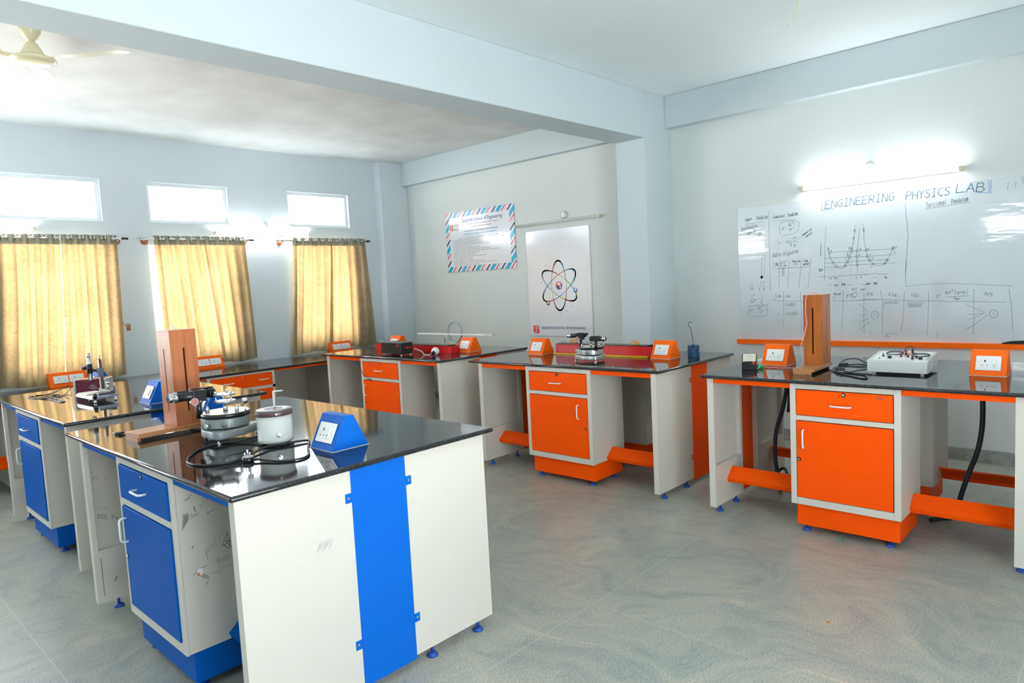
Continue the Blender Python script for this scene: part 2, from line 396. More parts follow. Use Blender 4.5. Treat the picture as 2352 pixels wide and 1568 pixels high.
# single-stroke handwriting, on a 4 x 6 grid ("|" lifts the pen)
STROKES = {
'A':'0,0 2,6 4,0|0.8,2.2 3.2,2.2','B':'0,0 0,6 2.6,6 3.4,5 2.6,3.3 0,3.2|2.6,3.2 4,1.8 2.8,0 0,0','C':'4,5.2 2.6,6 0.8,5 0,3 0.8,1 2.6,0 4,0.8','D':'0,0 0,6 2.4,5.6 4,3 2.4,0.2 0,0',
'E':'4,6 0,6 0,0 4,0|0,3.1 3.2,3.1','F':'4,6 0,6 0,0|0,3.1 3,3.1','G':'4,5.2 2.6,6 0.8,5 0,3 0.8,0.8 2.6,0 3.8,1 3.8,3 2.2,3','H':'0,0 0,6|4,0 4,6|0,3 4,3','I':'2,0 2,6|0.7,6 3.3,6|0.7,0 3.3,0',
'J':'0.5,6 4,6|2.6,6 2.6,1 1.4,0 0.3,1','K':'0,0 0,6|4,6 0,2.6 4,0','L':'0,6 0,0 4,0.4','M':'0,0 0,6 2,2.5 4,6 4,0','N':'0,0 0.2,6 3.8,0 4,6','O':'2,0 0.4,1.4 0,3 0.6,5 2,6 3.5,5 4,3 3.4,1.2 2,0',
'P':'0,0 0,6 2.8,6 4,4.6 2.8,3 0,2.9','R':'0,0 0,6 2.8,6 3.8,4.6 2.8,3.1 0,3|1.6,3 4,0','S':'3.8,5.2 2.4,6 0.8,5.4 0.6,4 2,3.1 3.6,2.2 3.6,0.8 2,0 0.2,0.8','T':'0,6 4,6|2,6 2,0','W':'0,6 1,0 2,4 3,0 4,6',
'X':'0,0 4,6|0,6 4,0','Y':'0,6 2,3 4,6|2,3 2,0','a':'3.4,3.4 1.6,4 0.3,2.4 0.6,0.5 2,0 3.2,1.4 3.4,3.6 3.4,0.8 4,0','b':'0.6,6 0.6,0 2.4,0 3.6,1.8 2.6,3.6 0.6,2.8','c':'3.6,3.2 2,4 0.4,2.4 0.8,0.6 2.2,0 3.8,0.8',
'd':'3.4,6 3.4,0|3.4,3 1.8,4 0.4,2 1.6,0 3.4,1','e':'0.4,1.8 3.4,2.2 3,3.6 1.6,4 0.4,2.4 0.8,0.6 2.2,0 3.8,0.8','f':'3.6,5.6 2.4,6 1.8,5 1.8,-1|0.6,3.4 3.2,3.4','g':'3.4,3.4 1.8,4 0.4,2.6 1.4,1 3.2,2 3.4,3.8 3.2,-1.2 1.6,-2 0.4,-1.2',
'h':'0.6,6 0.6,0|0.6,2.6 2,3.8 3.2,3 3.2,0','i':'2,4 2,0|2,5.4 2.1,5.6','k':'0.6,6 0.6,0|3.2,4 0.8,1.8 3.4,0','l':'1.6,6 1.6,0.8 2.4,0','m':'0.2,0 0.2,4|0.2,2.8 1.2,3.9 2,3 2,0|2,2.8 3.1,3.9 3.9,3 3.9,0',
'n':'0.6,0 0.6,4|0.6,2.8 2,3.9 3.3,3 3.4,0','o':'2,0 0.5,1 0.6,3 2,4 3.4,3 3.4,1 2,0','p':'0.6,-2 0.6,4|0.6,3.2 2.2,4 3.4,2 2.2,0 0.6,0.8','r':'0.6,0 0.6,4|0.6,2.6 2,3.8 3.2,3.6','s':'3.2,3.4 1.6,4 0.8,3 3,1.4 2.2,0 0.4,0.5',
't':'1.8,6 1.8,0.6 3,0|0.4,4.1 3.2,4.1','u':'0.4,4 0.5,1 1.6,0 3,1.2 3.2,4|3.2,1.2 3.8,0','v':'0.4,4 1.8,0 3.4,4','x':'0.4,0 3.4,4|0.4,4 3.4,0','y':'0.4,4 1.9,1|3.4,4 1,-2',
'0':'2,0 0.4,1.6 0.4,4.4 2,6 3.6,4.4 3.6,1.6 2,0','1':'2,6 2,0','2':'0.4,4.8 1.8,6 3.4,4.8 0.4,0 3.8,0.2','3':'0.4,5.6 2.4,6 3.2,4.8 1.6,3.2 3.4,1.6 2,0 0.4,0.6','4':'2.6,0 2.8,6 0.2,2 4,2','5':'3.4,6 0.8,6 0.6,3.4 2.6,3.6 3.4,1.8 2,0 0.4,0.6',
'=':'0.6,3.8 3,3.8|0.6,2 3,2','(':'2.8,6.6 1.4,3 2.8,-0.6',')':'1.2,6.6 2.6,3 1.2,-0.6','-':'0.8,3 3.2,3','.':'1.8,0 2.2,0.3','/':'0.6,0 3.4,6',"'":'2,6 1.7,4.8','~':'0,4 4,4.2|1.1,4 0.8,0|3,4 3.3,0','^':'0.4,7.2 1.6,8 2.6,7.2 0.6,5 3,5','+':'2,1 2,5|0.4,3 3.6,3','&':'3.6,0 1,4.6 2,6 3,4.8 0.5,1.2 1.6,0 3.6,2'}
def write(mb, t, x0, z0, x1, z1, h, wd, plane='y', off=0.0, slant=0.12, jit=0.04):
    n = len(t); dx = (x1 - x0) / n; dz = (z1 - z0) / n; rnd = random.Random(t)
    for i, ch in enumerate(t):
        if ch == ' ' or ch not in STROKES: continue
        for st in STROKES[ch].split('|'):
            pts = []
            for p in st.split():
                gx, gy = (float(q) for q in p.split(','))
                gx += rnd.uniform(-jit, jit) * 4; gy += rnd.uniform(-jit, jit) * 4
                a = (gx / 4) * 0.80 + slant * gy / 6
                pts.append((x0 + dx * (i + a), z0 + dz * (i + a) + h * gy / 6))
            mb.ribbon(pts, wd, plane, off)
# ------------------------------------------------------------------ the room
def wall_x(name, x, t, y0, y1, z1, holes, m):
    """wall lying in a plane of constant x with rectangular openings (y0,y1,z0,z1)"""
    ys = sorted({y0, y1} | {h[0] for h in holes} | {h[1] for h in holes}); zs = sorted({0, z1} | {h[2] for h in holes} | {h[3] for h in holes})
    mb = MB()
    for a, b in zip(ys[:-1], ys[1:]):
        for c, d in zip(zs[:-1], zs[1:]):
            if any(h[0] <= a and b <= h[1] and h[2] <= c and d <= h[3] for h in holes): continue
            mb.box(min(x, x + t), max(x, x + t), a, b, c, d)
    bmesh.ops.remove_doubles(mb.bm, verts=mb.bm.verts, dist=1e-5)
    return struct(mb.build(name, m))
def wall_y(name, y, t, x0, x1, z1, holes, m):
    xs = sorted({x0, x1} | {h[0] for h in holes} | {h[1] for h in holes}); zs = sorted({0, z1} | {h[2] for h in holes} | {h[3] for h in holes})
    mb = MB()
    for a, b in zip(xs[:-1], xs[1:]):
        for c, d in zip(zs[:-1], zs[1:]):
            if any(h[0] <= a and b <= h[1] and h[2] <= c and d <= h[3] for h in holes): continue
            mb.box(a, b, min(y, y + t), max(y, y + t), c, d)
    bmesh.ops.remove_doubles(mb.bm, verts=mb.bm.verts, dist=1e-5)
    return struct(mb.build(name, m))

VENT = [(-1.035, -0.172), (0.268, 1.128), (1.868, 2.738)]
VZ = (2.362, 2.788)
LOW = [(-1.06, -0.16), (0.23, 1.13), (1.88, 2.72)]
LZ = (0.90, 2.13)
VENT_ALL = [(-4.4, -3.5), (-2.7, -1.8)] + VENT
LOW_ALL = [(-4.4, -3.5), (-2.7, -1.8)] + LOW
wall_x('wall_left', XW, -0.16, YF - 0.2, YB + 0.2, ZC + 0.1, [(a, b, *VZ) for a, b in VENT_ALL] + [(a, b, *LZ) for a, b in LOW_ALL], M_WALL)
FW = [(-1.6, -0.55), (3.45, 4.65)]
wall_y('wall_front', YF, -0.16, XW - 0.2, XR + 0.2, ZC + 0.1, [(a, b, 1.98, 2.28) for a, b in FW], M_WALL)
RW = [(-2.75, -0.35, 0.25, 2.0)]
wall_x('wall_right', XR, 0.16, YF - 0.2, YB + 0.2, ZC + 0.1, RW, M_WALL)
wall_y('wall_back', YB, 0.16, XW - 0.2, XR + 0.2, ZC + 0.1, [], M_WALLB)
struct(MB().box(XW - 0.2, XR + 0.2, YF - 0.2, YB + 0.2, -0.12, 0).build('floor', M_FLOOR))
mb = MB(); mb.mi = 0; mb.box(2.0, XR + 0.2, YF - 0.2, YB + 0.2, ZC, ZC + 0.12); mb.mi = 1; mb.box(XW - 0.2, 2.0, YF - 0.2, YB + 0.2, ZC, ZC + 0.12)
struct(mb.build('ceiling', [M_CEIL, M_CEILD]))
# beams, pillars
struct(MB().box(1.8896, 2.2123, YF, 3.1557, 2.8121, ZC, 0.006).build('trim_1', M_BEAM))
struct(MB().box(1.8896, 2.2123, 3.1557, YB, 0, ZC, 0.006).build('trim_2', M_BEAM))
struct(MB().box(2.2123, XR, 3.5357, YB, 2.9415, ZC, 0.005).build('trim_3', M_BEAM))
struct(MB().box(-1.9032, 1.8896, 3.5367, YB, 2.9361, ZC, 0.005).build('trim_4', M_BEAM))
struct(MB().box(XW, -1.9032, 3.1716, YB, 0, ZC, 0.006).build('trim_5', M_WALL))
struct(MB().box(2.2123, XR, YB - 0.018, YB, 0, 0.098, 0.003).build('baseboard_back', M_SKIRT))
struct(MB().box(-1.90, 1.8896, YB - 0.018, YB, 0, 0.098, 0.003).build('baseboard_back_left', M_SKIRT))
struct(MB().box(XW, XW + 0.018, YF, 3.17, 0, 0.098, 0.003).build('baseboard_left', M_SKIRT))

def frame_x(name, x, a, b, c, d, fw=0.028, dep=0.06, mull=0):
    mb = MB()
    mb.box(x - dep, x + 0.004, a, b, c, c + fw, 0.002).box(x - dep, x + 0.004, a, b, d - fw, d, 0.002)
    mb.box(x - dep, x + 0.004, a, a + fw, c + fw, d - fw, 0.002).box(x - dep, x + 0.004, b - fw, b, c + fw, d - fw, 0.002)
    for i in range(mull):
        y = a + (b - a) * (i + 1) / (mull + 1); mb.box(x - dep + 0.01, x - 0.01, y - 0.02, y + 0.02, c + fw, d - fw)
    o = struct(mb.build(name, M_TRIM))
    g = MB().box(x - dep * 0.6, x - dep * 0.6 + 0.004, a + fw, b - fw, c + fw, d - fw).build('window_pane', M_GLASS, o)
    return o
n = 1
for a, b in VENT: frame_x('window_%d' % n, XW - 0.045, a, b, *VZ, fw=0.036); n += 1
for a, b in LOW: frame_x('window_%d' % n, XW - 0.05, a, b, *LZ, mull=1); n += 1
for a, b in FW:
    mb = MB(); f = 0.03
    mb.box(a, b, YF - 0.06, YF, 1.98, 2.01).box(a, b, YF - 0.06, YF, 2.25, 2.28).box(a, a + f, YF - 0.06, YF, 2.01, 2.25).box(b - f, b, YF - 0.06, YF, 2.01, 2.25)
    struct(mb.build('window_%d' % n, M_TRIM)); n += 1
for (a, b, c, d) in RW: frame_x('window_%d' % n, XR + 0.06, a, b, c, d, mull=1); n += 1

# unseen sunshade slab added outside over each lower window to darken curtain tops
for a, b in LOW_ALL: struct(MB().box(XW - 1.05, XW - 0.16, a - 0.12, b + 0.12, 2.19, 2.27).build('added_sunshade', M_BEAM))
def portal(name, loc, rot, sx, sy):
    l = bpy.data.lights.new(name, 'AREA'); l.shape = 'RECTANGLE'; l.size = sx; l.size_y = sy; l.cycles.is_portal = True
    o = bpy.data.objects.new(name, l); COL.objects.link(o); o.location = loc; o.rotation_euler = rot
for (hs, hz) in ((VENT_ALL, VZ), (LOW_ALL, LZ)):
    for a, b in hs: portal('window_daylight', (XW - 0.16, (a + b) / 2, sum(hz) / 2), (0, -math.pi / 2, 0), hz[1] - hz[0], b - a)
for a, b in FW: portal('window_daylight', ((a + b) / 2, YF - 0.16, 2.13), (math.pi / 2, 0, 0), b - a, 0.30)
for (a, b, c, d) in RW: portal('window_daylight', (XR + 0.16, (a + b) / 2, (c + d) / 2), (0, math.pi / 2, 0), d - c, b - a)

# ------------------------------------------------------------------ tube lights
def tube_light(axis, a, b, fixed, z, lit, label, out):
    """batten with tube; axis 'x' or 'y' runs along the wall, out = direction into the room"""
    o = thing('tube_light', label, 'tube light', group='wall tube lights')
    def bx(mb, u0, u1, v0, v1, z0, z1, bev=0.002):
        v0, v1 = sorted((fixed + out * v0, fixed + out * v1))
        return mb.box(u0, u1, v0, v1, z0, z1, bev) if axis == 'x' else mb.box(v0, v1, u0, u1, z0, z1, bev)
    def P(u, v): return (u, fixed + out * v, z) if axis == 'x' else (fixed + out * v, u, z)
    bx(MB(), a + 0.01, b - 0.01, 0.001, 0.024, z - 0.018, z + 0.018).build('batten', M_TRIM, o)
    for e in (a, b): bx(MB(), e - 0.012, e + 0.012, 0.024, 0.062, z - 0.015, z + 0.015).build('end_cap', M_IVORY, o)
    MB().cyl(P(a + 0.012, 0.046), P(b - 0.012, 0.046), 0.013, n=12).build('glass_tube', M_TUBE if lit else M_TUBEOFF, o)
    return o
def junction(loc, ax, label):
    o = thing('junction_box', label, 'junction box', loc, group='round white junction boxes above the tube lights')
    d = Vector(ax); c = Vector((0, 0, 0))
    MB().cyl(c + d * 0.001, c + d * 0.025, 0.042, 0.040).cyl(c + d * 0.025, c + d * 0.034, 0.040, 0.030).build('box_body', M_TRIM, o)
    MB().cyl(c + d * 0.034, c + d * 0.038, 0.008, 0.008, n=12).build('cover_screw', M_STEEL, o)
tube_light('x', 3.49, 4.635, YB, 2.205, True, 'lit tube light on the wall above the whiteboard', -1)
junction((4.01, YB, 2.31), (0, -1, 0), 'round white junction box above the lit tube over the whiteboard')
tube_light('x', 0.14, 1.36, YB, 2.20, False, 'unlit tube light above the atom poster', -1)
junction((0.862, YB, 2.265), (0, -1, 0), 'round white junction box above the unlit tube over the atom poster')
tube_light('y', 0.93, 2.10, XW, 2.262, True, 'lit tube light on the wall between the middle and right curtains', 1)
junction((XW, 1.56, 2.355), (1, 0, 0), 'round white junction box between the middle and right high windows')
tube_light('y', -1.95, -0.775, XW, 2.27, True, 'lit tube light above the leftmost curtains', 1)

# ------------------------------------------------------------------ curtains
XC = XW + 0.10
def curtain(y0, y1, yb0, yb1, zb, waves, label, seed, inner=0.0):
    o = thing('curtain', label, 'curtain', (0, 0, 0), group='cream curtains at the windows')
    rnd = random.Random(seed); ph = rnd.uniform(0, 6.28)
    zt = 2.218; NU, NV = waves * 20, 40
    def pt(u, v):
        z = zt + (zb - zt) * v
        a = y0 + (yb0 - y0) * v ** 1.1; b = y1 + (yb1 - y1) * v ** 1.1
        warp = u + 0.03 * min(1, 3 * v) * math.sin(2 * math.pi * u) * math.sin(ph + 3 * u) + 0.018 * v * math.sin(11 * u + 2 * ph)
        P_ = 2 * math.pi * waves * u + 0.9 * v * math.sin(3 * u * math.pi + ph)
        k_ = (0.035 + 0.055 * (0.5 + 0.5 * math.sin(7.3 * u + ph * 1.7 + 1.5 * v))) * min(1, v * 2.5) / waves
        warp -= k_ * math.sin(2 * P_) * (1 if 0.04 < u < 0.96 else 0)
        amp = 0.026 - 0.004 * v
        x = XC + amp * math.sin(P_) + 0.010 * v * math.sin(2 * math.pi * waves * 0.37 * u + ph) - 0.044 * v * v
        if v > 0.93: x += 0.012 * math.sin(9 * u + ph) * (v - 0.93) / 0.07
        y = a + (b - a) * warp
        z += 0.012 * math.sin(7 * u + ph) * v if v > 0.9 else 0
        return (max(x, XW + 0.012), y, z)
    split = 3
    vs = [0, 0.022, 0.043, 0.066] + [0.066 + (1 - 0.066) * k / (NV - 3) for k in range(1, NV - 2)]
    for nm, i0, i1, m_ in (('heading_band', 0, split, M_CURTB), ('cloth_panel', split, len(vs) - 1, M_CURT)):
        mb = MB(); g = [[mb.bm.verts.new(pt(i / NU, vs[j])) for i in range(NU + 1)] for j in range(i0, i1 + 1)]
        fs = [mb.bm.faces.new((g[j][i], g[j + 1][i], g[j + 1][i + 1], g[j][i + 1])) for j in range(len(g) - 1) for i in range(NU)]
        mb._new(fs, True); mb.build(nm, m_, o)
    for k in range(2 * waves):
        u = (k + 0.02) / (2 * waves) if k else 0.012
        p = pt(u, 0.022)
        s_ = 1 if k % 2 == 0 else -1
        mb = MB(); d = Vector((0.45 * s_, 1.0, 0)).normalized(); c = Vector((XC, p[1], 2.184))
        uu = d.orthogonal().normalized(); vv = d.cross(uu)
        mb.tube([c + (uu * math.cos(t) + vv * math.sin(t)) * 0.0235 for t in [2 * math.pi * q / 12 for q in range(12)]], 0.0045, 6, True, 1)
        mb.build('eyelet', M_CHROME, o)
    return o
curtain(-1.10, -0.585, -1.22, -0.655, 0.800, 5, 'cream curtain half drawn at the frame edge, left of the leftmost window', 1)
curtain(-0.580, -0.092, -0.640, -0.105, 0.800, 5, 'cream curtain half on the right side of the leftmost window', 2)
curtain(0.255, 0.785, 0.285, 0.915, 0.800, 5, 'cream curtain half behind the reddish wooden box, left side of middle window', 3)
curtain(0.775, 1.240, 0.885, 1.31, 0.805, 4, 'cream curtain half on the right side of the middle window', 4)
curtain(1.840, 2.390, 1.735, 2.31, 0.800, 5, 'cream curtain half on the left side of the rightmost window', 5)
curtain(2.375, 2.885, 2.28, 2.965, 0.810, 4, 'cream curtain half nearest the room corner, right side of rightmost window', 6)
def rod(y0, y1, label):
    o = thing('curtain_rod', label, 'curtain rod', (0, 0, 0), group='steel curtain rods')
    MB().cyl((XC, y0 + 0.05, 2.184), (XC, y1 - 0.05, 2.184), 0.0105, n=14).build('pole', M_CHROME, o)
    for e, s_ in ((y0, 1), (y1, -1)):
        MB().cyl((XC, e + s_ * 0.05, 2.184), (XC, e + s_ * 0.042, 2.184), 0.015, n=14).cyl((XC, e + s_ * 0.042, 2.184), (XC, e + s_ * 0.012, 2.184), 0.007, 0.015, n=14).cyl((XC, e + s_ * 0.012, 2.184), (XC, e, 2.184), 0.012, 0.007, n=14).build('finial', M_BLACK if e == y1 else M_STEEL, o)
        y = e + s_ * 0.085
        MB().cyl((XW, y, 2.165), (XW + 0.012, y, 2.165), 0.036, n=20).cyl((XW + 0.012, y, 2.165), (XC, y, 2.170), 0.008, n=10).build('bracket', M_BRONZE, o)
rod(-1.30, 0.015, 'steel curtain rod over the leftmost window')
rod(0.112, 1.355, 'steel curtain rod over the middle window')
rod(1.632, 2.975, 'steel curtain rod over the rightmost window')
o = thing('curtain_tie_hook', 'small brown curtain tie hooked on the wall beside the leftmost curtain', 'curtain tie', (XW, -0.035, 1.29))
MB().box(0.001, 0.010, -0.018, 0.018, -0.04, 0.03, 0.003).build('hook_plate', M_BRONZE, o)
MB().tube([(0.01, 0, 0.02), (0.04, -0.02, 0.0), (0.05, -0.05, 0.03), (0.03, -0.07, 0.07)], 0.006, 6).build('tie_band', mat('tan_band', (0.35, 0.25, 0.13), 0.7), o)

# ------------------------------------------------------------------ ceiling fan, stray ceiling wires
FX, FY = 0.62, -1.255
o = thing('ceiling_fan', 'cream ceiling fan hanging in the left bay beyond the beam', 'ceiling fan', (FX, FY, ZC))
z = -ZC
MB().lathe([(0.058, -0.001), (0.056, -0.02), (0.040, -0.055), (0.016, -0.085)]).build('canopy', M_FAN, o)
MB().cyl((0, 0, -0.08), (0, 0, -0.12), 0.011).build('down_rod', M_FAN, o)
MB().lathe([(0.016, -0.082), (0.030, -0.092), (0.045, -0.12), (0.060, -0.150), (0.068, -0.162), (0.060, -0.170)]).build('lower_canopy', M_FAN, o)
MB().lathe([(0.035, -0.160), (0.10, -0.176), (0.122, -0.186), (0.124, -0.196), (0.105, -0.208), (0.085, -0.213), (0.02, -0.217)], n=40).build('motor_housing', M_FAN, o)
for k in range(3):
    a = math.radians(38 + 120 * k); c, s_ = math.cos(a), math.sin(a)
    mb = MB(); M_ = Matrix.Rotation(a, 4, 'Z') @ Matrix.Translation((0, 0, -0.188)) @ Matrix.Rotation(math.radians(9), 4, 'X')
    mb.box(0.10, 0.19, -0.022, 0.022, -0.003, 0.003, 0.001)
    mb.prism([(0.18, -0.045), (0.42, -0.062), (0.60, -0.055), (0.62, 0), (0.60, 0.050), (0.42, 0.060), (0.18, 0.045)], 'z', -0.0015, 0.0015)
    mb.move(M_); mb.build('blade', M_FAN, o)
tag(MB().tube([(3.99, 2.2, ZC), (3.985, 2.19, 3.19), (3.965, 2.17, 3.12), (3.935, 2.15, 3.085)], 0.0045, 6).build('ceiling_wire', M_FAN), 'stray cream wire hanging from the right bay ceiling', 'wire', 'stray ceiling wires')
tag(MB().tube([(0.567, 2.03, ZC), (0.59, 2.02, 3.21), (0.62, 2.01, 3.165)], 0.004, 6).build('ceiling_wire', M_FAN), 'short stray wire hanging from the left bay ceiling', 'wire', 'stray ceiling wires')

# ------------------------------------------------------------------ laboratory benches
def u_handle(p, q, out, m=M_HANDLE, r=0.0048):
    """bar handle between two fixing points p and q standing off along out"""
    p, q, out = Vector(p), Vector(q), Vector(out); d = (q - p).normalized(); k = out.length; o = out.normalized()
    pts = [p, p + o * (k - 0.012), p + o * (k - 0.004) + d * 0.004, p + o * k + d * 0.013]
    pts2 = [q + o * k - d * 0.013, q + o * (k - 0.004) - d * 0.004, q + o * (k - 0.012), q]
    return MB().tube(pts + pts2, r, 10, False, 1)
def lock(mb, x, z, y=-0.021):
    return mb.cyl((x, 0, z), (x, y - 0.006, z), 0.0125, 0.0115, n=18).cyl((x, y - 0.006, z), (x, y - 0.009, z), 0.007, n=12)
def foot(x, y, parent, z=0.05):
    MB().lathe([(0.024, 0.0), (0.024, 0.006), (0.014, 0.016), (0.008, 0.018)], (x, y), 16).cyl((x, y, 0.016), (x, y, z), 0.007, n=10).build('levelling_foot', M_FOOT, parent)
def cabinet(label, loc, wd, m, hinge, rz=0.0, hs='left', extra=None):
    o = thing('pedestal_cabinet', label, 'cabinet', loc, rz, 'pedestal cabinets under the benches')
    W = wd; DP = 0.40
    mb = MB()
    # carcase: sides, top, bottom, back and face frame
    mb.box(0, 0.018, 0.012, DP, 0.175, 0.874).box(W - 0.018, W, 0.012, DP, 0.175, 0.874).box(0.018, W - 0.018, 0.012, DP, 0.175, 0.195).box(0.018, W - 0.018, 0.012, DP, 0.856, 0.874).box(0.018, W - 0.018, DP - 0.015, DP, 0.195, 0.856)
    mb.box(0, 0.034, 0, 0.012, 0.172, 0.8785, 0.002).box(W - 0.034, W, 0, 0.012, 0.172, 0.8785, 0.002).box(0.034, W - 0.034, 0, 0.012, 0.172, 0.214, 0.002).box(0.034, W - 0.034, 0, 0.012, 0.666, 0.694, 0.002).box(0.034, W - 0.034, 0, 0.012, 0.847, 0.8785, 0.002)
    body = mb.build('body', M_CREAM, o)
    MB().box(0.022, W - 0.014, 0.032, DP - 0.01, 0.042, 0.172, 0.003).build('plinth', m, o)
    d = MB().box(0.038, W - 0.038, -0.006, 0.010, 0.698, 0.843, 0.002).build('drawer', m, o)
    cx = W / 2 - 0.005
    u_handle((cx - 0.052, -0.006, 0.766), (cx + 0.052, -0.006, 0.766), (0, -0.030, 0)).build('handle', M_HANDLE, d)
    lock(MB(), cx + 0.012, 0.829, 0.0).build('lock', M_CHROME, d)
    e = MB().box(0.038, W - 0.038, -0.006, 0.010, 0.218, 0.662, 0.002).build('door', m, o)
    hx = 0.082 if hs == 'left' else W - 0.108
    lx = 0.050 if hs == 'left' else W - 0.058
    u_handle((hx, -0.006, 0.512), (hx, -0.006, 0.615), (0, -0.030, 0)).build('handle', M_HANDLE, e)
    lock(MB(), lx, 0.440, 0.0).build('lock', M_CHROME, e)
    for fx in (0.06, W - 0.07):
        for fy in (0.075, DP - 0.06): foot(fx, fy, o, 0.042)
    return o
def end_panel(o, x0, x1, y0, y1, inner, m=M_CREAM):
    """hollow end panel: outer skin, posts and thick lower block; inner = +1 when the recess faces +x"""
    mb = MB(); t = 0.012
    if inner > 0: sk = (x0, x0 + t); rec = (x0 + t, x1)
    else: sk = (x1 - t, x1); rec = (x0, x1 - t)
    mb.box(sk[0], sk[1], y0, y1, 0.05, 0.879, 0.0)
    for a, b in ((y0, y0 + 0.022), (y1 - 0.03, y1)): mb.box(rec[0], rec[1], a, b, 0.05, 0.879)
    mb.box(rec[0], rec[1], y0 + 0.022, y1 - 0.03, 0.05, 0.315)
    mb.box(rec[0], rec[1], y0 + 0.022, y1 - 0.03, 0.850, 0.879)
    p = mb.build('end_panel', m, o)
    return p
def bench(label, loc, W, D, wt, m, mb_, st, rear, cab_x, cab_w):
    """loc = floor point under the front left panel corner; wt = worktop rectangle in local x0,x1,y0,y1"""
    o = thing('lab_bench', label, 'lab bench', loc, 0, 'laboratory benches')
    T = 0.0205
    mb = MB().box(wt[0], wt[1], wt[2], wt[3], H - T, H, 0.0095, 4)
    mb.build('worktop', M_GRAN, o)
    PT = 0.040
    for (a, b, inn) in ((0, PT, 1), (W - PT, W, -1)):
        for (c, d) in ((0, st[0]), (st[1], D)):
            end_panel(o, a, b, c, d, inn)
            for fy in ((c + 0.095, d - 0.075)): foot((a + b) / 2, fy, o)
        xs = (b - 0.004, b + 0.002) if inn < 0 else (a - 0.002, a + 0.004)
        mb = MB().box(xs[0], xs[1], st[0], st[1], 0.036, 0.878, 0.001)
        cp = mb.build('service_cover', mb_, o)
        xo = W + 0.0015 if inn < 0 else -0.0015
        x0, x1 = sorted((xo, xo + (-0.0035 if inn < 0 else 0.0035)))
        for (ty, tz, side) in ((st[0], 0.772, -1), (st[0], 0.208, -1), (st[1], 0.772, 1), (st[1], 0.205, 1)):
            y0, y1 = sorted((ty, ty + side * 0.027))
            t_ = MB().box(x0 if inn > 0 else W, x1 if inn > 0 else W + 0.002, y0, y1, tz - 0.018, tz + 0.018, 0.0008).build('fixing_tab', mb_, o)
            xx = W + 0.002 if inn < 0 else -0.002; s_ = 1 if inn < 0 else -1
            MB().cyl((xx, ty + side * 0.014, tz), (xx + s_ * 0.002, ty + side * 0.014, tz), 0.006, 0.004, n=12).build('rivet', M_STEEL, t_)
    # aprons and slanted foot rests, front then rear
    segs = [(PT, cab_x - 0.002), (cab_x + cab_w + 0.002, W - PT)]
    for side in ((0, 1) if rear else (0,)):
        for (a, b) in segs:
            def Y(y): return y if side == 0 else D - y
            y0, y1 = sorted((Y(0.004), Y(0.020)))
            MB().box(a, b, y0, y1, 0.846, 0.8785, 0.001).build('apron', m, o)
            pr = [(0.160, 0.200), (0.238, 0.266), (0.252, 0.262), (0.252, 0.256), (0.240, 0.258), (0.170, 0.196), (0.176, 0.178), (0.170, 0.176)]
            pr = [(Y(p[0]), p[1]) for p in pr]
            MB().prism(pr, 'x', a, b).build('foot_rest', m, o)
    return o
